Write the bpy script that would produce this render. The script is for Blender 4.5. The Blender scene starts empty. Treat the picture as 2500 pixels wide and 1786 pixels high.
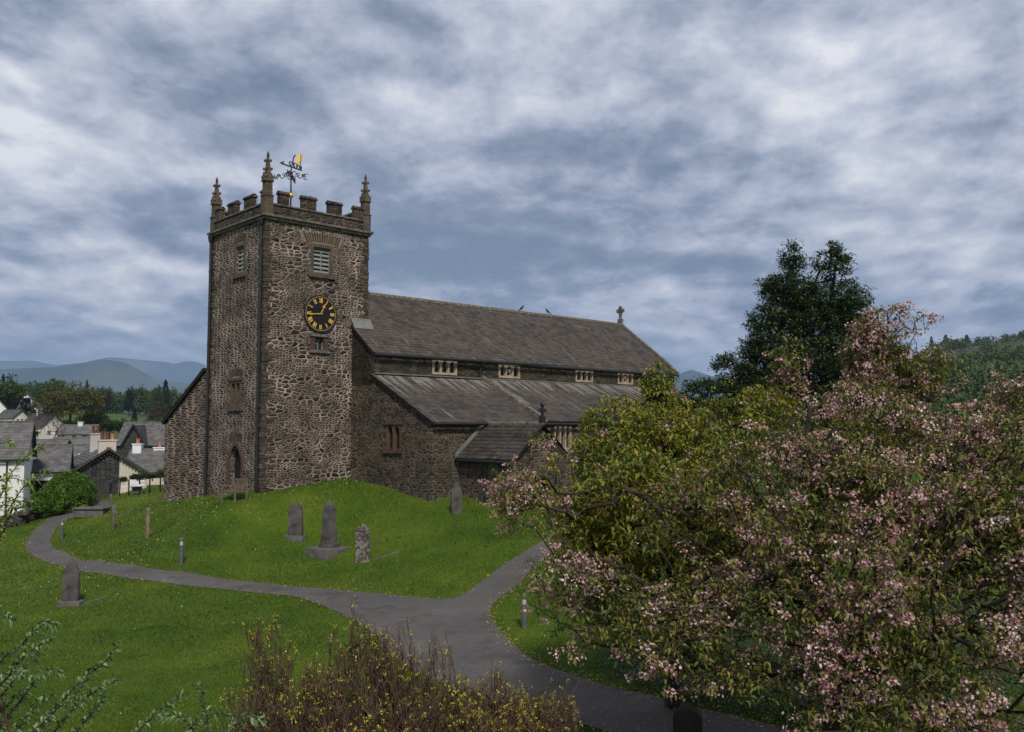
import bpy, math, random
import numpy as np
from mathutils import Vector, Matrix, geometry
R = math.radians
rng = np.random.default_rng(7)
random.seed(7)
SC = bpy.context.scene
COL = SC.collection

# ------------------------------------------------------------------ camera, world, sun, exposure
FPX, PITCH = 2166.0, 0.0697            # focal length in pixels of a 2500 wide frame, pitch up
cam_d = bpy.data.cameras.new('camera'); cam = bpy.data.objects.new('camera', cam_d); COL.objects.link(cam)
cam.location = (0, 0, 0); cam.rotation_euler = (math.pi/2 + PITCH, 0, 0)
cam_d.sensor_width = 36.0; cam_d.lens = 36.0*FPX/2500.0
cam_d.clip_start = 0.1; cam_d.clip_end = 30000
SC.camera = cam
SC.view_settings.view_transform = 'Standard'; SC.view_settings.look = 'None'
SC.view_settings.exposure = 0.12; SC.view_settings.gamma = 1.0
SC.cycles.use_denoising = True
SC.cycles.max_bounces = 6; SC.cycles.diffuse_bounces = 2; SC.cycles.transparent_max_bounces = 6
SC.cycles.volume_bounces = 0

SUN_EL, SUN_AZ = 46.0, 168.0           # azimuth clockwise from +Y
world = bpy.data.worlds.new('World'); SC.world = world; world.use_nodes = True

class NT:
    """small helper over a node tree"""
    def __init__(s, tree): s.t = tree; s.n = tree.nodes; s.l = tree.links
    def node(s, typ, **kw):
        n = s.n.new(typ)
        for k, v in kw.items():
            if k.startswith('i_'):
                key = k[2:]; key = int(key) if key.isdigit() else key.replace('_', ' ')
                s.put(n.inputs[key], v)
            else: setattr(n, k, v)
        return n
    def put(s, sock, v):
        if isinstance(v, bpy.types.NodeSocket): s.l.new(v, sock)
        elif isinstance(v, (tuple, list)) and sock.type == 'RGBA' and len(v) == 3: sock.default_value = (*v, 1)
        else: sock.default_value = v
    def m(s, op, a, b=None, c=None, clamp=False):
        n = s.n.new('ShaderNodeMath'); n.operation = op; n.use_clamp = clamp
        for i, v in enumerate((a, b, c)):
            if v is not None: s.put(n.inputs[i], v)
        return n.outputs[0]
    def vm(s, op, a, b=None):
        n = s.n.new('ShaderNodeVectorMath'); n.operation = op; s.put(n.inputs[0], a)
        if b is not None: s.put(n.inputs['Scale'] if op == 'SCALE' else n.inputs[1], b)
        return n.outputs[0]
    def comb(s, x, y, z=0.0):
        n = s.n.new('ShaderNodeCombineXYZ'); s.put(n.inputs[0], x); s.put(n.inputs[1], y); s.put(n.inputs[2], z); return n.outputs[0]
    def sep(s, v):
        n = s.n.new('ShaderNodeSeparateXYZ'); s.put(n.inputs[0], v); return n.outputs
    def noise(s, vec, scale, detail=4, rough=0.55, dist=0.0, dim='3D'):
        n = s.n.new('ShaderNodeTexNoise'); n.noise_dimensions = dim
        s.put(n.inputs['Vector'], vec); s.put(n.inputs['Scale'], scale); n.inputs['Detail'].default_value = detail
        n.inputs['Roughness'].default_value = rough; n.inputs['Distortion'].default_value = dist
        return n.outputs[0]
    def ramp(s, fac, stops, interp='LINEAR'):
        n = s.n.new('ShaderNodeValToRGB'); s.put(n.inputs[0], fac); cr = n.color_ramp; cr.interpolation = interp
        while len(cr.elements) < len(stops): cr.elements.new(0.5)
        for e, (p, c) in zip(cr.elements, stops):
            e.position = p; e.color = (*c, 1) if not isinstance(c, (int, float)) else (c, c, c, 1)
        return n.outputs[0]
    def mix(s, f, a, b, typ='MIX'):
        n = s.n.new('ShaderNodeMix'); n.data_type = 'RGBA'; n.blend_type = typ; n.clamp_factor = True
        s.put(n.inputs[0], f); s.put(n.inputs[6], a); s.put(n.inputs[7], b); return n.outputs[2]
    def rng(s, v, a, b, c=0.0, d=1.0, typ='SMOOTHSTEP'):
        n = s.n.new('ShaderNodeMapRange'); n.interpolation_type = typ
        for i, q in enumerate((v, a, b, c, d)): s.put(n.inputs[i], q)
        return n.outputs[0]

def build_world():
    T = NT(world.node_tree); T.n.clear()
    sky = T.node('ShaderNodeTexSky', sky_type='NISHITA', sun_disc=False, sun_elevation=R(SUN_EL), sun_rotation=R(SUN_AZ))
    d = T.node('ShaderNodeTexCoord').outputs['Generated']
    x, y, z = T.sep(d)
    zz = T.m('ADD', T.m('MAXIMUM', z, 0.0), 0.27)
    px, py = T.m('DIVIDE', x, zz), T.m('DIVIDE', y, zz)
    p = T.comb(T.m('MULTIPLY', px, 1.15), py, 5.3)
    warp = T.noise(p, 1.6, 3, 0.5)
    p2 = T.vm('ADD', p, T.comb(T.m('MULTIPLY', warp, 0.12), T.m('MULTIPLY', warp, -0.10), 0.0))
    n1 = T.noise(p2, 2.3, 10, 0.55, 0.0)
    # the same field sampled a little nearer the light: bright upper edges, dark bases
    p3 = T.vm('ADD', p2, (0.03, -0.07, 0.0))
    n2 = T.noise(p3, 2.3, 7, 0.52, 0.0)
    nf = T.noise(p2, 9.0, 7, 0.62)
    lit = T.m('SUBTRACT', n1, n2)
    val = T.m('ADD', T.m('MULTIPLY', T.m('SUBTRACT', n1, 0.5), 1.55), T.m('MULTIPLY', lit, 2.1))
    val = T.m('ADD', val, T.m('MULTIPLY', T.m('SUBTRACT', nf, 0.5), 0.66))
    # large cloud banks at their bearings
    ym = T.m('MAXIMUM', y, 0.05); a, b = T.m('DIVIDE', x, ym), T.m('DIVIDE', z, ym)
    def bank(a0, b0, ra, rb, w):
        q = T.m('ADD', T.m('POWER', T.m('DIVIDE', T.m('SUBTRACT', a, a0), ra), 2.0), T.m('POWER', T.m('DIVIDE', T.m('SUBTRACT', b, b0), rb), 2.0))
        return T.m('MULTIPLY', T.m('EXPONENT', T.m('MULTIPLY', q, -1.0)), w)
    for bb in BANKS: val = T.m('ADD', val, bank(*bb))
    val = T.m('ADD', val, 0.5)
    S = 10.9
    c = T.ramp(val, [(0.0, (.145, .180, .250)), (0.26, (.240, .280, .365)), (0.5, (.39, .420, .515)), (0.74, (.55, .57, .645)), (1.0, (.76, .76, .79))])
    cl = T.vm('SCALE', c, S)
    cl = T.mix(T.rng(z, .46, .85, 0.0, 1.0), cl, T.vm('MULTIPLY', T.vm('SCALE', cl, .80), (1.08, 1.0, .90)))
    veil = T.rng(z, 0.0, 0.12, 0.62, 0.0)
    cl = T.mix(veil, cl, (.40*S, .475*S, .58*S))
    cover = T.rng(T.m('SUBTRACT', val, 0.0), -0.1, 0.22, 0.85, 1.0)
    skyc = T.mix(cover, sky.outputs[0], cl)
    bg = T.node('ShaderNodeBackground'); T.put(bg.inputs[0], skyc); bg.inputs[1].default_value = 0.1
    out = T.node('ShaderNodeOutputWorld'); T.l.new(bg.outputs[0], out.inputs[0])
BANKS = [(0.02, 0.205, .26, .055, -.42), (0.24, 0.27, .12, .04, -.22), (-.02, .33, .10, .04, -.22), (-.30, .20, .22, .035, -.20), (0.1, .45, .45, .10, .12),
         (0.20, .215, .10, .025, .38), (-.22, .40, .10, .035, .05), (-.45, .36, .16, .12, .12), (.52, .24, .14, .07, .20), (.45, .05, .2, .04, -.08), (-.5, .17, .2, .05, .12), (.45,.36,.2,.05,-.08)]
build_world()
sd = bpy.data.lights.new('sun', 'SUN'); so = bpy.data.objects.new('sun', sd); COL.objects.link(so)
sd.energy = 3.6; sd.angle = R(8); sd.color = (1.0, .92, .80)
sv = Vector((math.sin(R(SUN_AZ))*math.cos(R(SUN_EL)), math.cos(R(SUN_AZ))*math.cos(R(SUN_EL)), math.sin(R(SUN_EL))))
so.rotation_euler = (-sv).to_track_quat('-Z', 'Y').to_euler(); so.location = (30, -30, 60)

# ------------------------------------------------------------------ helpers: where a sight line meets the place
CP, SP = math.cos(PITCH), math.sin(PITCH)
def at(u, v, Y):
    a = (u-1250.0)/FPX; b = (893.0-v)/FPX
    k = Y/(CP - b*SP)
    return np.array([a*k, Y, (SP + b*CP)*k])
def mpp(Y): return Y/FPX

def tag(o, label=None, cat=None, group=None, kind=None):
    if label: o['label'] = label
    if cat: o['category'] = cat
    if group: o['group'] = group
    if kind: o['kind'] = kind
    return o
def empty(name, loc=(0, 0, 0), rz=0.0, label=None, cat=None, group=None):
    o = bpy.data.objects.new(name, None); COL.objects.link(o); o.location = loc; o.rotation_euler = (0, 0, rz)
    o.empty_display_size = 0.2
    return tag(o, label, cat, group)
def copy_tree(o, parent=None):
    c = o.copy(); COL.objects.link(c)
    if parent is not None: c.parent = parent
    for ch in [k for k in bpy.data.objects if k.parent == o]: copy_tree(ch, c)
    return c

class MB:
    def __init__(s): s.V = []; s.F = []; s.T = []; s.n = 0
    def add(s, V, F, t=None):
        V = np.asarray(V, float).reshape(-1, 3); s.V.append(V)
        for f in F: s.F.append([i + s.n for i in f]); s.T.append(random.random() if t is None else t)
        s.n += len(V); return s
    def box(s, c, d, rz=0.0, rot=None, t=None):
        x, y, z = [q/2.0 for q in d]
        P = np.array([(-x,-y,-z),(x,-y,-z),(x,y,-z),(-x,y,-z),(-x,-y,z),(x,-y,z),(x,y,z),(-x,y,z)])
        if rot is not None: P = P @ np.array(rot.to_3x3()).T
        elif rz:
            cs, sn = math.cos(rz), math.sin(rz); P = P @ np.array([[cs, sn, 0], [-sn, cs, 0], [0, 0, 1]])
        return s.add(P + np.asarray(c), [(0,3,2,1),(4,5,6,7),(0,1,5,4),(1,2,6,5),(2,3,7,6),(3,0,4,7)], random.random() if t is None else t)
    def hexa(s, P, t=None):
        return s.add(P, [(0,3,2,1),(4,5,6,7),(0,1,5,4),(1,2,6,5),(2,3,7,6),(3,0,4,7)], t)
    def bar(s, a, b, w, h=None, up=(0, 0, 1)):
        a, b = Vector(a), Vector(b); d = (b-a); L = d.length
        if L < 1e-6: return s
        d /= L; h = w if h is None else h
        upv = Vector(up)
        if abs(d.dot(upv)) > .98: upv = Vector((1, 0, 0))
        sx = d.cross(upv).normalized(); sz = sx.cross(d).normalized()
        P = []
        for q in (a, b):
            for i, j in ((-1,-1),(1,-1),(1,1),(-1,1)): P.append(q + sx*(i*w/2) + sz*(j*h/2))
        return s.add([tuple(p) for p in P], [(0,1,2,3),(7,6,5,4),(0,4,5,1),(1,5,6,2),(2,6,7,3),(3,7,4,0)])
    def tube(s, pts, r, n=6, cap=True, t=None):
        pts = [Vector(p) for p in pts]; rr = r if hasattr(r, '__len__') else [r]*len(pts)
        V = []; prev = None
        for i, p in enumerate(pts):
            d = (pts[min(i+1, len(pts)-1)] - pts[max(i-1, 0)]).normalized()
            ref = Vector((0, 0, 1)) if abs(d.z) < .95 else Vector((1, 0, 0))
            if prev is not None: ref = prev
            x = (ref - d*ref.dot(d)).normalized(); y = d.cross(x); prev = x
            for k in range(n):
                a = 2*math.pi*k/n; V.append(tuple(p + (x*math.cos(a) + y*math.sin(a))*rr[i]))
        F = []
        for i in range(len(pts)-1):
            for k in range(n): F.append((i*n+k, i*n+(k+1) % n, (i+1)*n+(k+1) % n, (i+1)*n+k))
        if cap: F.append(tuple(range(n))[::-1]); F.append(tuple((len(pts)-1)*n+k for k in range(n)))
        return s.add(V, F, random.random() if t is None else t)
    def prism(s, poly, O, A, B, C, d, t=None):
        """poly in (a,b) on axes A,B from O, extruded d along C"""
        O, A, B, C = map(np.array, (O, A, B, C)); n = len(poly)
        P = [O + A*a + B*b for a, b in poly]; Q = [p + C*d for p in P]
        F = [tuple(range(n))[::-1], tuple(range(n, 2*n))] + [(i, (i+1) % n, n+(i+1) % n, n+i) for i in range(n)]
        return s.add(np.array(P+Q), F, t)
    def lathe(s, c, prof, n=12, t=None):
        V = []; F = []
        for r, z in prof:
            for k in range(n):
                a = 2*math.pi*k/n; V.append((c[0]+r*math.cos(a), c[1]+r*math.sin(a), c[2]+z))
        for i in range(len(prof)-1):
            for k in range(n): F.append((i*n+k, i*n+(k+1) % n, (i+1)*n+(k+1) % n, (i+1)*n+k))
        F.append(tuple(range(n))[::-1]); F.append(tuple((len(prof)-1)*n+k for k in range(n)))
        return s.add(V, F, random.random() if t is None else t)
    def build(s, name, mat, parent=None, smooth=False, bevel=0.0):
        me = bpy.data.meshes.new(name); me.from_pydata(np.concatenate(s.V).tolist(), [], s.F); me.update()
        a = me.attributes.new('tint', 'FLOAT', 'FACE'); a.data.foreach_set('value', s.T)
        if smooth: me.polygons.foreach_set('use_smooth', [True]*len(me.polygons))
        me.materials.append(mat)
        o = bpy.data.objects.new(name, me); COL.objects.link(o)
        if parent is not None: o.parent = parent
        if bevel:
            bv = o.modifiers.new('bevel', 'BEVEL'); bv.width = bevel; bv.segments = 2; bv.limit_method = 'ANGLE'
        return o

def big_mesh(name, V, F, mat, parent=None, tint=None, smooth=False):
    """V (n,3), F (m,k) arrays"""
    me = bpy.data.meshes.new(name); V = np.asarray(V, np.float32); F = np.asarray(F, np.int32); k = F.shape[1]
    me.vertices.add(len(V)); me.vertices.foreach_set('co', V.ravel())
    me.loops.add(F.size); me.loops.foreach_set('vertex_index', F.ravel())
    me.polygons.add(len(F)); me.polygons.foreach_set('loop_start', np.arange(len(F), dtype=np.int32)*k)
    me.update(calc_edges=True)
    if tint is not None:
        a = me.attributes.new('tint', 'FLOAT', 'FACE'); a.data.foreach_set('value', np.asarray(tint, np.float32))
    if smooth: me.polygons.foreach_set('use_smooth', np.ones(len(F), bool))
    me.materials.append(mat)
    o = bpy.data.objects.new(name, me); COL.objects.link(o)
    if parent is not None: o.parent = parent
    return o

# ------------------------------------------------------------------ materials
def new_mat(name):
    m = bpy.data.materials.new(name); m.use_nodes = True; T = NT(m.node_tree)
    return m, T, T.n['Principled BSDF']
def mat_simple(name, c, rough=.8, var=.25, scale=3.0, metal=0.0, bump=0.0, c2=None, spec=.3, tint=0.0):
    m, T, P = new_mat(name); co = T.node('ShaderNodeTexCoord').outputs['Object']
    n = T.noise(co, scale, 5, .6)
    lo = tuple(q*(1-var) for q in c); hi = tuple(min(1, q*(1+var)) for q in (c2 or c))
    col = T.ramp(n, [(.3, lo), (.7, hi)])
    if tint:
        tt = T.node('ShaderNodeAttribute', attribute_name='tint').outputs['Fac']
        col = T.mix(1.0, col, T.ramp(tt, [(0, 1-tint), (1, 1.0)]), 'MULTIPLY')
    T.put(P.inputs['Base Color'], col); P.inputs['Roughness'].default_value = rough; P.inputs['Metallic'].default_value = metal
    P.inputs['Specular IOR Level'].default_value = spec
    if bump:
        b = T.node('ShaderNodeBump', i_Strength=bump, i_Distance=.02); T.put(b.inputs['Height'], T.noise(co, scale*6, 5, .65)); T.put(P.inputs['Normal'], b.outputs[0])
    return m

def mat_rubble(name, su, sv, big=(1.8, 3.2), bigmix=.5, mortar=(.46, .375, .32), lo=(.010, .0085, .008), hi=(.16, .128, .102), mw=.13, moss=0.0, bumpd=.05, west_small=False, wob=1.0):
    m, T, P = new_mat(name); co = T.node('ShaderNodeTexCoord').outputs['Object']
    x, y, z = T.sep(co); u = T.m('ADD', x, y)
    wn = T.noise(T.comb(u, z, 0), 2.2, 3, .6); wn2 = T.noise(T.comb(u, z, 7.7), 2.4, 3, .6)
    uu = T.m('ADD', u, T.m('MULTIPLY', T.m('SUBTRACT', wn, .5), .28*wob)); vv = T.m('ADD', z, T.m('MULTIPLY', T.m('SUBTRACT', wn2, .5), .16*wob))
    def layer(a, b, off):
        vec = T.comb(T.m('MULTIPLY', uu, a), T.m('MULTIPLY', vv, b), off)
        ve = T.node('ShaderNodeTexVoronoi', voronoi_dimensions='2D', feature='DISTANCE_TO_EDGE'); T.put(ve.inputs['Vector'], vec); ve.inputs['Scale'].default_value = 1.0; ve.inputs['Randomness'].default_value = .82
        vc = T.node('ShaderNodeTexVoronoi', voronoi_dimensions='2D', feature='F1'); T.put(vc.inputs['Vector'], vec); vc.inputs['Scale'].default_value = 1.0; vc.inputs['Randomness'].default_value = .82
        return ve.outputs['Distance'], vc.outputs['Color']
    if west_small: su = T.m('ADD', 2.3, T.rng(x, .03, .05, .5, su-2.3, 'LINEAR'))
    d1, c1 = layer(su, sv, 0); d2, c2 = layer(big[0], big[1], 0)
    mk = T.rng(T.noise(T.comb(T.m('MULTIPLY', u, .8), T.m('MULTIPLY', z, 1.2), 3), 1.4, 2, .5), .49, .51, 0, 1)
    mk = T.m('MULTIPLY', mk, bigmix)
    if west_small: mk = T.m('MULTIPLY', mk, T.rng(x, .03, .05, .25, 1.0))
    mk = T.m('GREATER_THAN', mk, .45)
    d = T.m('ADD', T.m('MULTIPLY', d1, T.m('SUBTRACT', 1.0, mk)), T.m('MULTIPLY', T.m('MULTIPLY', d2, mk), 1.15))
    c = T.mix(mk, c1, c2)
    r, g, b = T.sep(c)
    fine = T.noise(co, 14, 5, .65)
    dd = T.m('ADD', d, T.m('MULTIPLY', T.m('SUBTRACT', fine, .5), .16))
    stone = T.rng(dd, mw*.55, mw*1.5, 0, 1)
    base = T.ramp(T.m('ADD', T.m('MULTIPLY', r, .8), T.m('MULTIPLY', T.m('SUBTRACT', fine, .5), .8)), [(0, lo), (.5, tuple((a+b_)/2.3 for a, b_ in zip(lo, hi))), (1, hi)])
    base = T.mix(T.m('MULTIPLY', T.m('GREATER_THAN', g, .80), .6), base, (.125, .105, .078))
    base = T.mix(T.m('MULTIPLY', T.m('GREATER_THAN', b, .88), .5), base, (.05, .058, .062))
    wth = T.noise(T.comb(u, z, 5), .8, 5, .65)
    mo = T.mix(T.rng(wth, .35, .7, 0, 1), tuple(q*.35 for q in mortar), mortar)
    col = T.mix(stone, mo, base)
    lich = T.rng(T.noise(co, 9, 3, .7), .70, .76, 0, .35)
    col = T.mix(lich, col, (.30, .28, .24))
    if moss:
        ms = T.rng(T.noise(co, 1.1, 4, .6), .5, .68, 0, moss); col = T.mix(ms, col, (.045, .055, .03))
    col = T.mix(1.0, col, T.ramp(wth, [(.25, .72), (.75, 1.12)]), 'MULTIPLY')
    T.put(P.inputs['Base Color'], col); P.inputs['Roughness'].default_value = .92; P.inputs['Specular IOR Level'].default_value = .2
    h = T.m('ADD', T.rng(dd, 0.0, mw*2.6, 0, 1), T.m('MULTIPLY', fine, .4)); h = T.m('ADD', h, T.m('MULTIPLY', g, .5))
    bp = T.node('ShaderNodeBump', i_Strength=.9, i_Distance=bumpd); T.put(bp.inputs['Height'], h); T.put(P.inputs['Normal'], bp.outputs[0])
    return m

def mat_slate(name, lo=(.035, .034, .034), hi=(.115, .110, .105), lichen=.25, streak=0.0, warm=0.0, topz=None):
    m, T, P = new_mat(name); co = T.node('ShaderNodeTexCoord').outputs['Object']
    tt = T.node('ShaderNodeAttribute', attribute_name='tint').outputs['Fac']
    n = T.noise(co, 1.3, 4, .6); f = T.noise(co, 11, 5, .7)
    k = T.m('ADD', T.m('MULTIPLY', tt, .55), T.m('ADD', T.m('MULTIPLY', T.m('SUBTRACT', n, .5), .9), T.m('MULTIPLY', f, .3)))
    mid = tuple((a+b)/2 for a, b in zip(lo, hi))
    col = T.ramp(k, [(.05, lo), (.5, mid), (.95, hi)])
    if warm: col = T.mix(T.rng(T.noise(co, .8, 4, .6), .45, .7, 0, warm), col, (.085, .062, .045))
    sp = T.rng(T.noise(co, 7, 4, .75), .62, .70, 0, lichen); col = T.mix(sp, col, (.34, .33, .30))
    if streak:
        x, y, z = T.sep(co)
        s1 = T.noise(T.comb(T.m('MULTIPLY', x, 2.4), 0.0, T.m('MULTIPLY', z, .35)), 1.6, 5, .7)
        if topz is not None: s1 = T.m('ADD', s1, T.rng(z, topz-1.3, topz, 0, .17, 'LINEAR'))
        col = T.mix(T.rng(s1, .60, .68, 0, streak), col, (.36, .34, .31))
    T.put(P.inputs['Base Color'], col); P.inputs['Roughness'].default_value = .62; P.inputs['Specular IOR Level'].default_value = .35
    bp = T.node('ShaderNodeBump', i_Strength=.5, i_Distance=.01); T.put(bp.inputs['Height'], f); T.put(P.inputs['Normal'], bp.outputs[0])
    return m

def mat_leaf(name, cols, rough=.5, trans=.25, spec=.35, patch=.5):
    """cols: list of (position, colour) over the per-leaf tint"""
    m, T, P = new_mat(name)
    tt = T.node('ShaderNodeAttribute', attribute_name='tint').outputs['Fac']
    co = T.node('ShaderNodeTexCoord').outputs['Object']
    n = T.noise(co, patch, 3, .6)
    k = T.m('ADD', tt, T.m('MULTIPLY', T.m('SUBTRACT', n, .5), .7))
    col = T.ramp(k, cols)
    T.put(P.inputs['Base Color'], col); P.inputs['Roughness'].default_value = rough; P.inputs['Specular IOR Level'].default_value = spec
    tr = T.node('ShaderNodeBsdfTranslucent'); T.put(tr.inputs[0], T.mix(1.0, col, (1.0, 1.15, .6), 'MULTIPLY'))
    mx = T.node('ShaderNodeMixShader'); mx.inputs[0].default_value = trans
    T.l.new(P.outputs[0], mx.inputs[1]); T.l.new(tr.outputs[0], mx.inputs[2]); T.l.new(mx.outputs[0], T.n['Material Output'].inputs[0])
    return m

M = {}
M['tower'] = mat_rubble('tower rubble stone', 6.2, 9.8, big=(2.7, 5.4), bigmix=.8, west_small=True)
M['coursed'] = mat_rubble('coursed rubble stone', 1.25, 9.0, big=(3.0, 9.0), bigmix=0, mortar=(.42, .33, .265), mw=.135, wob=.4)
M['nave'] = mat_rubble('dark aisle stone', 3.4, 8.5, big=(2.4, 6.0), bigmix=.6, mortar=(.26, .21, .165), lo=(.022, .018, .015), hi=(.12, .094, .068), mw=.085, moss=.4)
M['cler'] = mat_rubble('clerestory stone', 2.4, 11.0, bigmix=0, mortar=(.09, .08, .06), lo=(.03, .026, .018), hi=(.12, .10, .068), mw=.06, moss=.2)
M['parapet'] = mat_rubble('parapet stone', 4.0, 8.0, big=(2.5, 7.0), bigmix=.6, mortar=(.24, .195, .165), lo=(.02, .017, .014), hi=(.09, .068, .052), mw=.07, moss=.25)
M['drystone'] = mat_rubble('dry stone', 3.2, 6.5, bigmix=0, mortar=(.012, .011, .010), lo=(.05, .048, .042), hi=(.17, .16, .14), mw=.05, moss=.3)
M['cottage'] = mat_rubble('cottage slate stone', 3.0, 12.0, bigmix=0, mortar=(.025, .025, .026), lo=(.030, .031, .034), hi=(.12, .12, .125), mw=.05)
M['dressed'] = mat_simple('dressed sandstone', (.085, .067, .05), .9, .45, 4, bump=.6)
M['coping'] = mat_simple('coping stone', (.07, .062, .052), .9, .5, 5, bump=.7, c2=(.14, .125, .10))
M['cream'] = mat_simple('cream window stone', (.33, .265, .19), .85, .3, 3, bump=.3)
M['redstone'] = mat_simple('red sandstone', (.080, .050, .036), .9, .4, 3, bump=.4)
M['iron'] = mat_simple('black iron', (.012, .012, .013), .45, .2, 8, spec=.5)
M['gold'] = mat_simple('gold leaf', (.80, .48, .07), .35, .15, 8, metal=.6)
M['goldpaint'] = mat_simple('gold paint', (.72, .45, .08), .5, .12, 8)
M['paleyellow'] = mat_simple('pale gilt', (.75, .60, .30), .5, .12, 8)
M['black'] = mat_simple('black dial', (.008, .008, .010), .5, .3, 2)
M['glass'] = mat_simple('dark leaded glass', (.015, .017, .020), .18, .5, 9, spec=.6)
M['dark'] = mat_simple('dark oak', (.012, .009, .008), .8, .4, 3)
M['louvre'] = mat_simple('grey louvre slate', (.19, .20, .195), .7, .2, 5)
M['lead'] = mat_simple('lead flashing', (.15, .155, .15), .55, .25, 3)
M['slate'] = mat_slate('nave roof slate', lo=(.028, .024, .022), hi=(.105, .091, .080), lichen=.5, streak=.5, warm=.6)
M['slate_a'] = mat_slate('aisle roof slate', lo=(.026, .023, .021), hi=(.090, .079, .070), lichen=.4, streak=.42, warm=.5, topz=2.5)
M['slate_p'] = mat_slate('porch roof slate', lo=(.022, .020, .018), hi=(.080, .072, .064), lichen=.8, warm=.3)
M['slate_v'] = mat_slate('village slate', lo=(.05, .05, .055), hi=(.15, .15, .155), lichen=.3)
M['white'] = mat_simple('white render', (.66, .68, .70), .85, .10, .7)
M['grubby'] = mat_simple('weathered white render', (.50, .48, .44), .9, .28, .35)
M['creamwall'] = mat_simple('cream render', (.50, .46, .41), .9, .10, .8)
M['terracotta'] = mat_simple('terracotta', (.42, .17, .08), .8, .25, 4)
M['oldpot'] = mat_simple('sooty clay pot', (.12, .05, .035), .8, .3, 4)
M['bark'] = mat_simple('cherry bark', (.040, .028, .022), .9, .5, 6, bump=.5)
M['twig'] = mat_simple('twig bark', (.10, .066, .048), .9, .4, 6, tint=.5)
M['wood'] = mat_simple('weathered bench oak', (.13, .10, .075), .85, .35, 6)
M['greywood'] = mat_simple('grey weathered wood', (.05, .045, .04), .85, .35, 6)
M['tomb'] = mat_simple('dark slate gravestone', (.040, .038, .042), .7, .5, 2.5, bump=.4, c2=(.085, .078, .075))
M['tombbrown'] = mat_simple('brown gravestone', (.15, .115, .075), .85, .45, 3, bump=.5)
M['tombpale'] = mat_simple('pale plinth stone', (.10, .094, .088), .85, .4, 4, bump=.4)
M['bollard'] = mat_simple('grey bollard paint', (.085, .095, .105), .5, .2, 6)
M['bollardcap'] = mat_simple('pale bollard collar', (.42, .36, .32), .6, .2, 6)
M['rail'] = mat_simple('dark green rail', (.012, .016, .014), .5, .2, 6)
M['board'] = mat_simple('information panel', (.45, .47, .48), .4, .5, 12)
M['crow'] = mat_simple('black feathers', (.008, .008, .010), .6, .2, 10)

def mat_lichen_stone():
    m, T, P = new_mat('lichen covered stone'); co = T.node('ShaderNodeTexCoord').outputs['Object']
    a = T.rng(T.noise(co, 9, 5, .7), .44, .56, 0, 1)
    col = T.mix(a, (.045, .038, .034), (.20, .185, .165)); T.put(P.inputs['Base Color'], col); P.inputs['Roughness'].default_value = .95
    b = T.node('ShaderNodeBump', i_Strength=.6, i_Distance=.02); T.put(b.inputs['Height'], a); T.put(P.inputs['Normal'], b.outputs[0])
    return m
M['lichen'] = mat_lichen_stone()

def mat_ground():
    m, T, P = new_mat('lawn'); co = T.node('ShaderNodeTexCoord').outputs['Object']
    n = T.noise(co, .35, 5, .6); f = T.noise(co, 7, 6, .7); f2 = T.noise(co, 38, 4, .7)
    k = T.m('ADD', T.m('MULTIPLY', n, .7), T.m('ADD', T.m('MULTIPLY', f, .35), T.m('MULTIPLY', f2, .18)))
    near = T.ramp(k, [(.38, (.020, .046, .003)), (.58, (.045, .085, .005)), (.80, (.095, .130, .012))])
    x, y, z = T.sep(co); r = T.m('SQRT', T.m('ADD', T.m('MULTIPLY', x, x), T.m('MULTIPLY', y, y)))
    fn = T.noise(co, .012, 6, .65)
    far = T.ramp(fn, [(.40, (.030, .048, .016)), (.52, (.07, .115, .025)), (.60, (.06, .085, .03))])
    brown = T.ramp(T.noise(co, .02, 6, .7), [(.42, (.045, .060, .022)), (.55, (.10, .085, .055)), (.62, (.15, .12, .10))])
    top = T.rng(z, 6, 40, 0, 1); far = T.mix(top, far, brown)
    col = T.mix(T.rng(r, 60, 130, 0, 1), near, far)
    T.put(P.inputs['Base Color'], col); P.inputs['Roughness'].default_value = .9; P.inputs['Specular IOR Level'].default_value = .15
    b = T.node('ShaderNodeBump', i_Strength=.8, i_Distance=.06); T.put(b.inputs['Height'], T.m('ADD', f, T.m('MULTIPLY', f2, .5))); T.put(P.inputs['Normal'], b.outputs[0])
    return m
M['ground'] = mat_ground()
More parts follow.
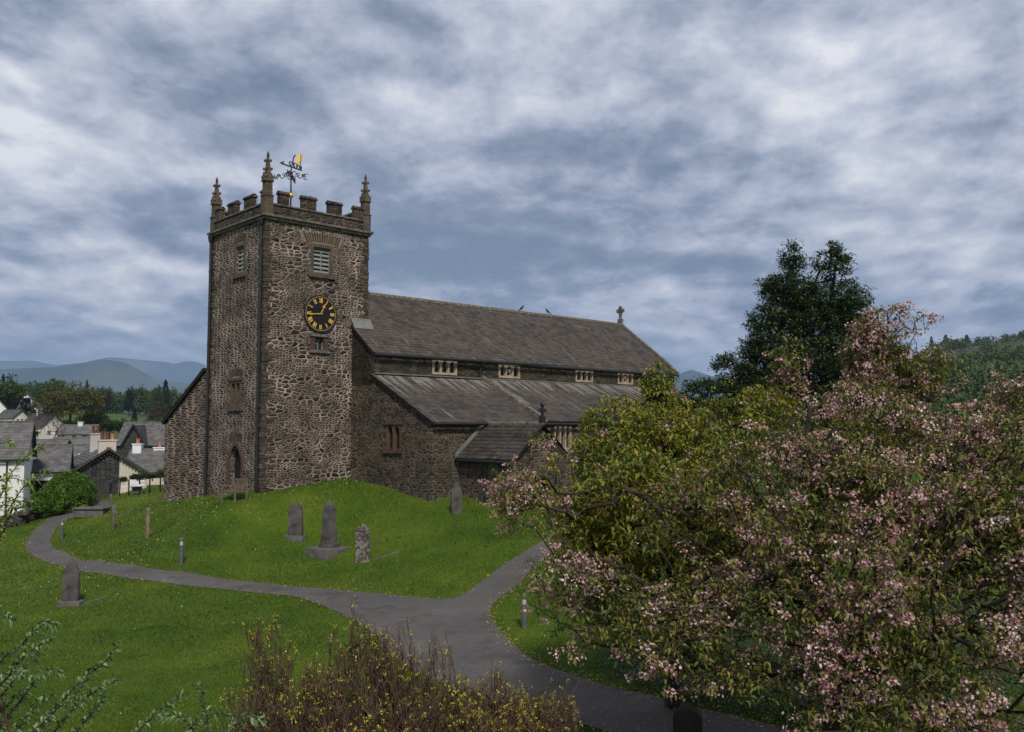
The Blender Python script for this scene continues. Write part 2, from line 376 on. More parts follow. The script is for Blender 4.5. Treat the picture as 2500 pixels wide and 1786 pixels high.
def mat_path():
    m, T, P = new_mat('worn tarmac'); co = T.node('ShaderNodeTexCoord').outputs['Object']
    n = T.noise(co, .5, 5, .6); f = T.noise(co, 45, 3, .8); g = T.noise(co, 4, 6, .7)
    k = T.m('ADD', T.m('MULTIPLY', n, .6), T.m('ADD', T.m('MULTIPLY', f, .25), T.m('MULTIPLY', g, .25)))
    col = T.ramp(k, [(.35, (.044, .042, .043)), (.6, (.078, .074, .074)), (.8, (.125, .12, .118))])
    sp = T.rng(T.noise(co, 60, 2, .5), .72, .78, 0, .5); col = T.mix(sp, col, (.25, .23, .22))
    pt = T.rng(T.noise(co, .9, 4, .7), .56, .60, 0, .45); col = T.mix(pt, col, (.030, .028, .028)); col = T.mix(T.rng(T.noise(co, 18, 3, .6), .60, .72, 0, .5), col, (.13, .12, .115))
    cr = T.node('ShaderNodeTexVoronoi', feature='DISTANCE_TO_EDGE', voronoi_dimensions='2D'); T.put(cr.inputs['Vector'], T.vm('ADD', co, T.comb(g, g, 0))); cr.inputs['Scale'].default_value = .45
    ck = T.rng(cr.outputs['Distance'], .0, .012, .6, 0); ck = T.m('MULTIPLY', ck, T.rng(n, .5, .6, 0, 1)); col = T.mix(ck, col, (.02, .02, .02))
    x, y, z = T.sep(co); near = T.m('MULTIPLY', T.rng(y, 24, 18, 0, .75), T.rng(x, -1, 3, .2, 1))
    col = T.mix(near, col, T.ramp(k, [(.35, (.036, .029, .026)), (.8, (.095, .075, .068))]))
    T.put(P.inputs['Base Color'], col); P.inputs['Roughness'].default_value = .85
    b = T.node('ShaderNodeBump', i_Strength=.5, i_Distance=.01); T.put(b.inputs['Height'], f); T.put(P.inputs['Normal'], b.outputs[0])
    return m
M['path'] = mat_path()
def mat_mountain(name, lo, hi):
    m, T, P = new_mat(name); co = T.node('ShaderNodeTexCoord').outputs['Object']
    n = T.noise(T.vm('MULTIPLY', co, (1, 1, 2.5)), .0022, 8, .62)
    T.put(P.inputs['Base Color'], T.ramp(n, [(.4, lo), (.62, hi)])); P.inputs['Roughness'].default_value = .95; P.inputs['Specular IOR Level'].default_value = .05
    return m
M['mountain'] = mat_mountain('fell side', (.045, .065, .065), (.09, .11, .085))

# ------------------------------------------------------------------ terrain
TH = 0.8178; CX, CY = -10.984, 39.0
Ev = np.array([math.sin(TH), math.cos(TH), 0]); Nv = np.array([-math.cos(TH), math.sin(TH), 0]); Zv = np.array([0, 0, 1.0])
C0 = np.array([CX, CY, 0.0])
def CW(e, n, z=0.0): return C0 + Ev*e + Nv*n + Zv*z
def on_n(u, v, n0):
    """e, z where the sight line meets the church plane n = n0"""
    d = at(u, v, 1.0); t = (n0 + C0@Nv)/(d@Nv); p = d*t - C0; return p@Ev, p[2]
def on_e(u, v, e0):
    d = at(u, v, 1.0); t = (e0 + C0@Ev)/(d@Ev); p = d*t - C0; return p@Nv, p[2]
W = 5.47
NE, NA, EW, EE = 1.79, 6.17, 4.61, 27.6
ZS, ZE, ZR, ZA, ZT, ZB = 9.31, 3.57, 6.96, .377, 2.505, -2.76
NN = on_e(402, 1100, .25)[0]
def cpt(e, n, v):          # ground point on a church wall line seen at height v
    p = CW(e, n); # find z with pixel v at this x,y
    lo, hi = -20.0, 20.0
    for _ in range(50):
        mid = (lo+hi)/2; q = p[1]*CP + mid*SP; vv = 893 - FPX*(-p[1]*SP + mid*CP)/q
        if vv > v: lo = mid
        else: hi = mid
    return np.array([p[0], p[1], lo])
CTRL = [cpt(0, 0, 1201), cpt(0, W, 1206), cpt(.25, NN, 1222), cpt(EW, 0, 1166), cpt(EW, -3.2, 1190), cpt(EW, -NA, 1221),
        cpt(8.5, -NA-2.5, 1228), CW(16, -NA-1, -3.9), CW(28, -NA-1, -3.9), CW(14, 3, -3.0), CW(30, 14, -4.2), CW(10, 18, -4.2)]
for u, v, Y in [(721, 1316, 36.3), (803, 1350, 34.6), (886, 1372, 33.2), (172, 1480, 29.0), (359, 1312, 39.6), (276, 1291, 42.3), (1114, 1252, 36.2),
                (442, 1376, 32.8), (151, 1314, 43.5), (1280, 1533, 24.8), (567, 1221, 38.0), (225, 1258, 46.0), (60, 1330, 42.5), (1000, 1540, 24.6), (1130, 1455, 28.0),
                (300, 1600, 22.0), (700, 1560, 23.2), (500, 1786, 16.6), (60, 1700, 19.0), (1450, 1720, 17.6), (1600, 1600, 20.0), (1950, 1700, 16.0), (340, 1205, 49.6), (391, 1199, 49),
                (60, 1275, 49.0), (0, 1292, 47.0), (1380, 1290, 32.5), (1480, 1290, 33.0), (2400, 1600, 17.0), (215, 1228, 50.5), (268, 1214, 50.5), (314, 1207, 50.2), (395, 1183, 53.5), (330, 1193, 54), (280, 1210, 54)]:
    CTRL.append(at(u, v, Y))
CTRL += [np.array(q, float) for q in [(-14, 14, -5.5), (0, 13.5, -5.3), (10, 13, -5.2), (-8, 9, -4.6), (0, 9, -4.4), (8, 9, -4.5), (-4, 5.5, -3.1), (0, 5.5, -3.1), (4, 5.5, -3.2), (0, 2.5, -1.9),
         (-5, 2, -1.8), (6, 2, -1.9), (0, -3, -1.6), (-20, 5, -4.5), (22, 8, -4.4), (-30, 25, -6.5), (-36, 45, -7.0), (30, 30, -4.6), (32, 50, -4.4), (-20, 62, -6.0), (0, 66, -4.6), (20, 66, -4.4), (-40, 60, -6.5), (-32,62,-6.5), (-45, 80, -6.0), (-25, 85, -6.0), (0, 85, -4.6), (25, 85, -4.5), (-60, 60, -6.2), (45, 60, -4.5)]]
CTRL = np.array(CTRL)
def tps_fit(P, z, lam=.15):
    n = len(P); d = np.linalg.norm(P[:, None]-P[None], axis=2); K = np.where(d > 0, d*d*np.log(d+1e-9), 0) + lam*np.eye(n)*10
    A = np.zeros((n+3, n+3)); A[:n, :n] = K; A[:n, n] = 1; A[:n, n+1:] = P; A[n, :n] = 1; A[n+1:, :n] = P.T
    return np.linalg.solve(A, np.concatenate([z, [0, 0, 0]]))
TW_ = tps_fit(CTRL[:, :2], CTRL[:, 2])
FB = np.radians([-90, -45, -30, -24, -10, 0, 12, 20, 27, 33, 60, 90])
FR = np.log([60, 110, 180, 300, 450, 900, 2000, 12000])
FZ = np.array([[-6, -4, -2, 0, 3, 6, 0, -40], [-6, -4.8, -1.0, 5, 6, 8, 0, -40], [-6.2, -5.0, -1.6, 7.5, 9.5, 12, 0, -40], [-6.2, -5.0, -3.2, 1.5, 7, 10, 0, -40], [-5.5, -4, -2, 1, 6, 9, 0, -40], [-4.6, -4, -3, 0, 3, 5, 0, -40],
               [-4.6, -4, -3, 0, 3, 6, 0, -40], [-4.5, -3, 0, 6, 12, 37, 30, 0], [-4.5, -2, 3, 14, 30, 76, 60, 0], [-4.5, -2, 3, 16, 33, 82, 60, 0], [-4.5, -2, 3, 14, 30, 76, 60, 0], [-4, -2, 0, 5, 10, 30, 30, 0]], float)
def terr(X, Y):
    X = np.asarray(X, float); Y = np.asarray(Y, float); sh = X.shape; x = X.ravel(); y = Y.ravel()
    r = np.hypot(x, y); out = np.zeros(len(x)); near = r < 85
    if near.any():
        q = np.stack([x[near], y[near]], 1); acc = TW_[-3] + q@TW_[-2:]
        for c, w in zip(CTRL, TW_[:-3]):
            d2 = (q[:, 0]-c[0])**2 + (q[:, 1]-c[1])**2; acc += w*np.where(d2 > 1e-9, .5*d2*np.log(d2+1e-12), 0)
        out[near] = np.clip(acc, -7.5, -1.2)
    th = np.abs(np.arctan2(x, y)) * np.sign(x); lr = np.log(np.maximum(r, 60))
    bi = np.clip(np.searchsorted(FB, th)-1, 0, len(FB)-2); ri = np.clip(np.searchsorted(FR, lr)-1, 0, len(FR)-2)
    s = np.clip((th-FB[bi])/(FB[bi+1]-FB[bi]), 0, 1); t = np.clip((lr-FR[ri])/(FR[ri+1]-FR[ri]), 0, 1); s = s*s*(3-2*s)
    z = (FZ[bi, ri]*(1-s)+FZ[bi+1, ri]*s)*(1-t) + (FZ[bi, ri+1]*(1-s)+FZ[bi+1, ri+1]*s)*t
    k = np.clip((r-55)/25, 0, 1); k = k*k*(3-2*k)
    # the churchyard bank stays inside the near model, the valley outside
    out = np.where(near, out*(1-k)+z*k, z)
    wob = np.clip((r-150)/400, 0, 1)*(np.sin(x*.021+1)*np.sin(y*.017)*1.6 + np.sin(x*.05)*np.sin(y*.043+2)*.6)*np.clip(z/10+.6, .5, 3)
    return (out + wob).reshape(sh)
def T1(x, y): return float(terr(np.array([x]), np.array([y]))[0])
def hit(u, v):
    """ground point seen at pixel u,v"""
    Ys = np.geomspace(5, 400, 900); d = at(u, v, 1.0); z = terr(d[0]*Ys, Ys); below = z >= d[2]*Ys
    i = int(np.argmax(below))
    if not below[i]: return d*60
    a, b = Ys[max(i-1, 0)], Ys[i]
    for _ in range(22):
        m_ = (a+b)/2
        if T1(d[0]*m_, m_) >= d[2]*m_: b = m_
        else: a = m_
    return np.array([d[0]*b, b, T1(d[0]*b, b)])

def build_ground():
    def lines(lo, hi, step, far, g=1.13):
        L = list(np.arange(lo, hi+1e-6, step)); s = step; q = hi
        while q < far: s *= g; q += s; L.append(q)
        s = step; q = lo; pre = []
        while q > -far: s *= g; q -= s; pre.append(q)
        return np.array(pre[::-1]+L)
    xs = lines(-34, 30, .33, 12000); ys = lines(0, 64, .33, 12000)
    ys = ys[ys > -400]
    X, Y = np.meshgrid(xs, ys); Z = terr(X, Y)
    lump = (np.sin(X*1.7+np.sin(Y*.9))*np.sin(Y*1.3+1) * .025)*(np.hypot(X, Y) < 80)
    V = np.stack([X, Y, Z+lump], -1).reshape(-1, 3); nx, ny = len(xs), len(ys)
    i = np.arange(nx-1)[None] + nx*np.arange(ny-1)[:, None]; i = i.ravel()
    F = np.stack([i, i+1, i+1+nx, i+nx], 1)
    o = big_mesh('ground', V, F, M['ground'], smooth=True); tag(o, kind='structure')
build_ground()
def lump(x, y): return (np.sin(x*1.7+np.sin(y*.9))*np.sin(y*1.3+1) * .025)

OUT = [(262, 1222), (225, 1228), (185, 1240), (123, 1263), (92, 1286), (75, 1305), (62, 1328), (70, 1350), (101, 1367), (145, 1380), (194, 1393), (308, 1409), (440, 1427), (594, 1442), (704, 1455), (770, 1471), (836, 1499), (887, 1529), (915, 1560),
       (980, 1615), (1080, 1670), (1200, 1710), (1330, 1745), (1450, 1775), (1560, 1820), (1700, 1900)]
INN = [(290, 1236), (225, 1249), (182, 1262), (148, 1276), (130, 1302), (123, 1321), (134, 1338), (167, 1350), (264, 1369), (374, 1387), (484, 1402), (616, 1420), (814, 1437), (984, 1454), (1070, 1461), (1105, 1460), (1129, 1452), (1168, 1423), (1202, 1398), (1236, 1374), (1274, 1350), (1340, 1305), (1400, 1268), (1420, 1240)]
RGT = [(1500, 1240), (1475, 1275), (1380, 1325), (1313, 1379), (1274, 1418), (1226, 1456), (1200, 1480), (1196, 1498), (1207, 1519), (1245, 1563), (1299, 1606), (1371, 1640), (1468, 1669), (1594, 1701), (1772, 1744), (2000, 1800), (2300, 1840)]
def smooth_line(px, step=.35):
    P = np.array([hit(*q)[:2] for q in px]); out = []
    for i in range(len(P)-1):
        p0, p1, p2, p3 = P[max(i-1, 0)], P[i], P[i+1], P[min(i+2, len(P)-1)]
        n = max(1, int(np.linalg.norm(p2-p1)/step))
        for k in range(n):
            t = k/n; out.append(.5*((2*p1)+(-p0+p2)*t+(2*p0-5*p1+4*p2-p3)*t*t+(-p0+3*p1-3*p2+p3)*t**3))
    out.append(P[-1]); return out
EDGE_O, EDGE_I, EDGE_R = smooth_line(OUT), smooth_line(INN), smooth_line(RGT)
PATH = np.array(EDGE_O[::-1] + EDGE_I + EDGE_R)
def inside(P, poly):
    x, y = P[:, 0], P[:, 1]; c = np.zeros(len(P), bool); a = poly; b = np.roll(poly, -1, 0)
    for (x0, y0), (x1, y1) in zip(a, b):
        if abs(y1-y0) < 1e-12: continue
        c ^= ((y0 > y) != (y1 > y)) & (x < (x1-x0)*(y-y0)/(y1-y0)+x0)
    return c
def edge_dist(P, poly):
    d = np.full(len(P), 1e9)
    for q in poly: d = np.minimum(d, (P[:, 0]-q[0])**2+(P[:, 1]-q[1])**2)
    return np.sqrt(d)
def build_path():
    lo, hi = PATH.min(0), PATH.max(0)
    gx, gy = np.meshgrid(np.arange(lo[0], hi[0], .33), np.arange(lo[1], hi[1], .33)); G = np.stack([gx.ravel(), gy.ravel()], 1)
    G = G[inside(G, PATH)]; G = G[edge_dist(G, PATH) > .16]
    n = len(PATH); vs = [Vector((float(a), float(b))) for a, b in np.concatenate([PATH, G])]
    r = geometry.delaunay_2d_cdt(vs, [(i, (i+1) % n) for i in range(n)], [], 1, 1e-5)
    P = np.array([(v.x, v.y) for v in r[0]]); F = np.array([f for f in r[2] if len(f) == 3])
    cen = P[F].mean(1); F = F[inside(cen, PATH)]
    # face upwards
    a, b, c = P[F[:, 0]], P[F[:, 1]], P[F[:, 2]]; cr = (b[:, 0]-a[:, 0])*(c[:, 1]-a[:, 1])-(b[:, 1]-a[:, 1])*(c[:, 0]-a[:, 0]); F[cr < 0] = F[cr < 0][:, ::-1]
    z = terr(P[:, 0], P[:, 1]) + lump(P[:, 0], P[:, 1]) + .016
    o = big_mesh('footpath', np.column_stack([P, z]), F, M['path'], smooth=True); tag(o, kind='structure')
build_path()

# ------------------------------------------------------------------ church
CR = empty('church', (CX, CY, 0), math.pi/2-TH, 'old rubble stone church with square clock tower and slate roofs', 'church')
def vz(e, n, v): return cpt(e, n, v)[2]

def holed(mb, O, S, Nn, s0, s1, zb, zt, holes, depth, extra=()):
    """wall in the plane O + s*S + z*Z, outward normal Nn, with recessed openings"""
    O, S, Nn = map(np.array, (O, S, Nn)); bz = zb if callable(zb) else (lambda s: zb); tz = zt if callable(zt) else (lambda s: zt)
    br = {s0, s1, *extra}
    for h in holes:
        k = h.get('n', 1)
        for i in range(k+1): br.add(h['s0']+(h['s1']-h['s0'])*i/k)
    br = sorted(br); P = lambda s, z, d=0.0: O + S*s + Zv*z - Nn*d
    flip = np.dot(np.cross(S, Zv), Nn) < 0
    def q(a, b, c, d): mb.add([a, b, c, d], [(3, 2, 1, 0) if flip else (0, 1, 2, 3)])
    for a, b in zip(br[:-1], br[1:]):
        if b-a < 1e-6: continue
        m = (a+b)/2; hs = sorted([h for h in holes if h['s0'] < m < h['s1']], key=lambda h: h['z0'])
        la, lb = bz(a), bz(b)
        for h in hs:
            q(P(a, la), P(b, lb), P(b, h['z0']), P(a, h['z0'])); zf = h['zt']; la, lb = zf(a), zf(b)
            q(P(a, la), P(b, lb), P(b, lb, depth), P(a, la, depth))      # soffit
            q(P(a, h['z0'], depth), P(b, h['z0'], depth), P(b, h['z0']), P(a, h['z0']))
        q(P(a, la), P(b, lb), P(b, tz(b)), P(a, tz(a)))
    for h in holes:
        zf = h['zt']
        for s, sg in ((h['s0'], 1), (h['s1'], -1)):
            A = [P(s, h['z0']), P(s, h['z0'], depth), P(s, zf(s), depth), P(s, zf(s))]
            if sg < 0: A = A[::-1]
            if flip: A = A[::-1]
            mb.add(A, [(0, 1, 2, 3)])
def rect(s0, s1, z0, z1): return dict(s0=s0, s1=s1, z0=z0, zt=lambda s: z1)
def arch(s0, s1, z0, zs_, zap, n=10, pointed=True):
    c, r = (s0+s1)/2, (s1-s0)/2
    def f(s):
        k = min(1.0, abs(s-c)/r); return zs_ + (zap-zs_)*((1-k**1.6)**.75 if pointed else math.sqrt(max(0, 1-k*k)))
    return dict(s0=s0, s1=s1, z0=z0, zt=f, n=n)
# frames: (origin, axis, outward normal) in church coordinates
FS = lambda n0: ((0, n0, 0), (1, 0, 0), (0, -1, 0))
FW = lambda e0: ((e0, 0, 0), (0, 1, 0), (-1, 0, 0))
def loc(fr, s, z, d=0.0): O, S, Nn = map(np.array, fr); return O + S*s + Zv*z + Nn*d
def slab(mb, fr, s0, s1, z0, z1, d0, d1, t=None):
    """box on a wall between outward distances d0 and d1"""
    P = [loc(fr, s, z, d) for z in (z0, z1) for s, d in ((s0, d0), (s1, d0), (s1, d1), (s0, d1))]
    O, S, Nn = map(np.array, fr)
    P = np.array(P)
    if np.dot(np.cross(S, Nn), Zv) < 0: P = P[[3, 2, 1, 0, 7, 6, 5, 4]]
    return mb.hexa(P, t)

def face(fr, px0, px1, py0, py1, plane):
    """opening from pixel box on the wall: s0,s1,z0,z1 (by its middle column and row)"""
    f = (lambda u, v: on_n(u, v, plane)) if fr == 'S' else (lambda u, v: on_e(u, v, plane))
    um, vm_ = (px0+px1)/2, (py0+py1)/2
    a, b = f(px0, vm_)[0], f(px1, vm_)[0]; return (*sorted((a, b)), f(um, py1)[1], f(um, py0)[1])

# ---- tower
sb = face('S', 765, 806, 606, 667, 0); ssm = face('S', 768, 790, 826, 855, 0)
wb = face('W', 577.5, 596, 603, 666, 0); wl = face('W', 565, 586, 932, 992, 0); wd = face('W', 560, 589, 1085, 1180, 0)
dz = wd[2]-.35
tw = MB()
holed(tw, *FS(0), 0, W, -5.2, ZS, [rect(*sb[:2], sb[2], sb[3]), rect(*ssm)], .22)
door_a = arch(wd[0], wd[1], dz, wd[3]-.75, wd[3])
holed(tw, *FW(0), 0, W, -5.2, ZS, [rect(*wb), rect(*wl), door_a], .30)
tw.add([(W, 0, -5), (W, W, -5), (W, W, ZS), (W, 0, ZS)], [(0, 1, 2, 3)]); tw.add([(0, W, -5), (W, W, -5), (W, W, ZS), (0, W, ZS)], [(3, 2, 1, 0)])
tower = tw.build('tower', M['tower'], CR)
# rough quoins standing proud on the corners
q = MB()
M['quoin'] = mat_simple('quoin stone', (.052, .043, .034), .9, .5, 5, bump=.8, c2=(.085, .066, .05), tint=.45)
for cx, cy, a, b in ((0, 0, 1, 1), (0, W, 1, -1), (W, 0, -1, 1)):
    z = -3.4; k = 0; q = MB()
    while z < ZS-.25:
        h = random.uniform(.11, .24); la, lb = (random.uniform(.3, .62), random.uniform(.16, .3))[::1 if k % 2 else -1]
        pr = random.uniform(.005, .035)
        x0, x1 = sorted((cx-a*pr, cx+a*la)); y0, y1 = sorted((cy-b*pr, cy+b*lb))
        q.box(((x0+x1)/2, (y0+y1)/2, z+h/2), (x1-x0, y1-y0, h-.03)); z += h; k += 1
    q.build('quoin_course', M['quoin'], tower, bevel=.012)
M['mortar'] = mat_simple('lime mortar', (.20, .16, .13), .9, .35, 6, bump=.5)
 
# string course, base of parapet
s = MB(); o_ = .13
for z0, z1, pr in ((ZS-.02, ZS+.10, .06), (ZS+.10, ZS+.20, .15)):
    s.box((W/2, -pr/2+.0, (z0+z1)/2), (W+2*pr, pr+.1, z1-z0)); s.box((W/2, W+pr/2, (z0+z1)/2), (W+2*pr, pr+.1, z1-z0))
    s.box((-pr/2, W/2, (z0+z1)/2+.0015), (pr+.1, W+2*pr-.004, z1-z0-.004)); s.box((W+pr/2, W/2, (z0+z1)/2+.0015), (pr+.1, W+2*pr-.004, z1-z0-.004))
s.build('string_course', M['coping'], tower)
ZP = vz(0, 0, 497); ZM = vz(0, 0, 459)       # embrasure sill, merlon top
pw = MB(); t_ = .25
pw.box((W/2, t_/2-.03, (ZS+.2+ZP)/2), (W-.3, t_, ZP-ZS-.2)); pw.box((W/2, W-t_/2+.03, (ZS+.2+ZP)/2), (W-.3, t_, ZP-ZS-.2))
pw.box((t_/2-.03, W/2, (ZS+.2+ZP)/2), (t_, W-2*t_, ZP-ZS-.2)); pw.box((W-t_/2+.03, W/2, (ZS+.2+ZP)/2), (t_, W-2*t_, ZP-ZS-.2))
pw.build('parapet_wall', M['parapet'], tower)
pc = MB()
for yy in (t_/2-.03, W-t_/2+.03): pc.box((W/2, yy, ZP+.03), (W-.3, t_+.10, .07))
for xx in (t_/2-.03, W-t_/2+.03): pc.box((xx, W/2, ZP+.03), (t_+.10, W-2*t_-.12, .07))
pc.build('parapet_coping', M['coping'], tower)
sup = MB(); sup.box((W/2, W/2, ZS+.1), (W-.8, W-.8, .12)); sup.build('tower_roof', M['lead'], tower)
def merlon(axis, side, a, b):
    mb = MB(); c, L = (a+b)/2, b-a; y = t_/2-.03 if side == 0 else W-t_/2+.03
    z0, z1 = ZP+.066, ZM-.16
    def pl(p): return p if axis == 'x' else (p[1], p[0], p[2])
    mb.box(pl((c, y, (z0+z1)/2)), pl((L, t_, z1-z0)))
    cap = [(-t_/2-.05, 0), (t_/2+.05, 0), (t_/2+.05, .06), (.05, .17), (-.05, .17), (-t_/2-.05, .06)]
    if axis == 'x': mb.prism(cap, (a-.04, y, z1), (0, 1, 0), (0, 0, 1), (1, 0, 0), L+.08)
    else: mb.prism(cap, (y, a-.04, z1), (1, 0, 0), (0, 0, 1), (0, 1, 0), L+.08)
    return mb.build('merlon', M['parapet'], tower, bevel=.012)
sx = [on_n(480+px/3.53, 510, 0)[0] for px in (712, 795, 910, 1030, 1138, 1252, 1360, 1425)]
wy = [on_e(480+px/3.53, 510, 0)[0] for px in (598, 555, 478, 410, 336, 272, 206, 168)]
for side in (0, 1):
    for a, b in ((sx[0], sx[1]), (sx[2], sx[3]), (sx[4], sx[5]), (sx[6], W-.3)): merlon('x', side, max(a, .24), b)
    for a, b in ((wy[0], wy[1]), (wy[2], wy[3]), (wy[4], wy[5]), (wy[6], W-.3)): merlon('y', side, max(a, .42), min(b, W-.42))
def pinnacle(x, y, ztop):
    mb = MB(); s_ = .36; zs_ = ZS+.2
    zh = ztop-1.28
    def fr(z0, z1, a, b):
        mb.hexa([(x-a, y-a, z0), (x+a, y-a, z0), (x+a, y+a, z0), (x-a, y+a, z0), (x-b, y-b, z1), (x+b, y-b, z1), (x+b, y+b, z1), (x-b, y+b, z1)])
    fr(zs_, zh-.75, s_/2+.02, s_/2+.02); fr(zh-.75, zh-.70, s_/2+.05, s_/2+.05); fr(zh-.70, zh, s_/2-.01, s_/2-.02)
    for sg, ax in ((-1, 0), (1, 0), (-1, 1), (1, 1)):          # small gablets round the foot of the spire
        g = [(-s_/2-.03, 0), (s_/2+.03, 0), (0, .42)]
        if ax == 0: mb.prism(g, (x, y+sg*(s_/2-.05), zh-.08), (1, 0, 0), (0, 0, 1), (0, sg, 0), .09)
        else: mb.prism(g, (x+sg*(s_/2-.05), y, zh-.08), (0, 1, 0), (0, 0, 1), (sg, 0, 0), .09)
    fr(zh, ztop-.16, s_/2-.04, .035)
    for k, (hh, o2) in enumerate(((.12, .22), (.50, .16), (.88, .12))):      # crockets
        for i in range(4):
            a = math.pi/4+i*math.pi/2; c = (x+math.cos(a)*o2*1.1, y+math.sin(a)*o2*1.1, zh+hh)
            mb.lathe((c[0], c[1], c[2]-.07), [(.015, 0), (.045, .03), (.062, .085), (.035, .13), (.01, .15)], 5)
            mb.bar((x, y, zh+hh-.05), c, .05)
    mb.lathe((x, y, ztop-.22), [(.03, 0), (.045, .03), (.085, .07), (.05, .10), (.06, .14), (.015, .26)], 6)
    return mb.build('pinnacle', M['dressed'], tower)
pinnacle(.13, .13, vz(.1, .1, 371)); pinnacle(.13, W-.13, vz(.1, W-.1, 435)); pinnacle(W-.13, .13, vz(W-.1, .1, 428)); pinnacle(W-.13, W-.13, vz(W-.1, .1, 428)-.05)
# fans of thin stones above the openings
def fan(fr, c, z0, hw, h, n, spread=.35, name='relieving_arch'):
    mb = MB()
    for i in range(n):
        t = (i+.5)/n*2-1; a = t*spread; x0 = c+t*hw; w = 2*hw/n*.62; hh = h*random.uniform(.85, 1.1); zb_ = z0+.10*(1-t*t)
        x1 = x0+math.sin(a)*hh*1.3
        P = [loc(fr, x0-w/2, zb_, 0), loc(fr, x0+w/2, zb_, 0), loc(fr, x1+w*.6, zb_+hh, 0), loc(fr, x1-w*.6, zb_+hh, 0)]
        Nn = np.array(fr[2]); Q = [p+Nn*.03 for p in P]
        mb.add(np.array(P+Q), [(0, 1, 2, 3), (7, 6, 5, 4), (0, 4, 5, 1), (1, 5, 6, 2), (2, 6, 7, 3), (3, 7, 4, 0)])
    bk = MB()
    P = [loc(fr, c-hw*1.15, z0-.02, .008), loc(fr, c+hw*1.15, z0-.02, .008), loc(fr, c+hw*1.5, z0+h+.1, .008), loc(fr, c-hw*1.5, z0+h+.1, .008)]
    Q = [p-np.array(fr[2])*.03 for p in P]
    o = mb.build(name, M['quoin'], tower); bk.add(np.array(P+Q), [(0, 1, 2, 3), (3, 2, 1, 0)][:1]+[(7, 6, 5, 4), (0, 4, 5, 1), (2, 6, 7, 3)]); bk.build('arch_mortar', M['mortar'], tower)
    return o
fan(FS(0), (sb[0]+sb[1])/2, sb[3]+.18, .85, .42, 15); fan(FW(0), (wb[0]+wb[1])/2, wb[3]+.15, .55, .38, 11)
fan(FW(0), (wl[0]+wl[1])/2, wl[3]+.22, .65, .35, 13); fan(FW(0), (wd[0]+wd[1])/2, wd[3]+.10, .60, .42, 13, .25)
# belfry windows
def louvred(fr, r, cols, rows, name='belfry_window'):
    s0, s1, z0, z1 = r; mb = MB()
    slab(mb, fr, s0-.16, s0, z0-.12, z1+.14, -.02, .035); slab(mb, fr, s1, s1+.16, z0-.12, z1+.14, -.02, .035)
    slab(mb, fr, s0-.001, s1+.001, z1, z1+.14, -.02, .03); slab(mb, fr, s0-.24, s1+.24, z0-.26, z0-.12, -.02, .12); slab(mb, fr, s0-.001, s1+.001, z0-.12, z0, -.02, .03)
    f = mb.build(name, M['dressed'], CR, bevel=.01)
    bk = MB(); slab(bk, fr, s0, s1, z0, z1, -.30, -.20); bk.build('recess', M['dark'], f)
    fm = MB(); cw = (s1-s0)/cols
    for i in range(cols+1): slab(fm, fr, s0+cw*i-.028, s0+cw*i+.028, z0, z1, -.19, -.08)
    slab(fm, fr, s0, s1, z1-.05, z1, -.188, -.082); slab(fm, fr, s0, s1, z0, z0+.05, -.188, -.082); fm.build('window_frame', M['louvre'], f)
    for i in range(rows):
        lv = MB(); h = (z1-z0)/rows; zz = z0+h*i
        for j in range(cols):
            a, b = s0+cw*j+.029, s0+cw*(j+1)-.029
            P = [loc(fr, a, zz+.02, -.07), loc(fr, b, zz+.02, -.07), loc(fr, b, zz+h*.86, -.18), loc(fr, a, zz+h*.86, -.18)]
            Q = [p+np.array([0, 0, -.025]) for p in P]; lv.add(np.array(P+Q), [(0, 1, 2, 3), (7, 6, 5, 4), (0, 4, 5, 1), (1, 5, 6, 2), (2, 6, 7, 3), (3, 7, 4, 0)])
        lv.build('louvre', M['louvre'], f)
    return f
louvred(FS(0), sb, 2, 6); louvred(FW(0), wb, 2, 6)
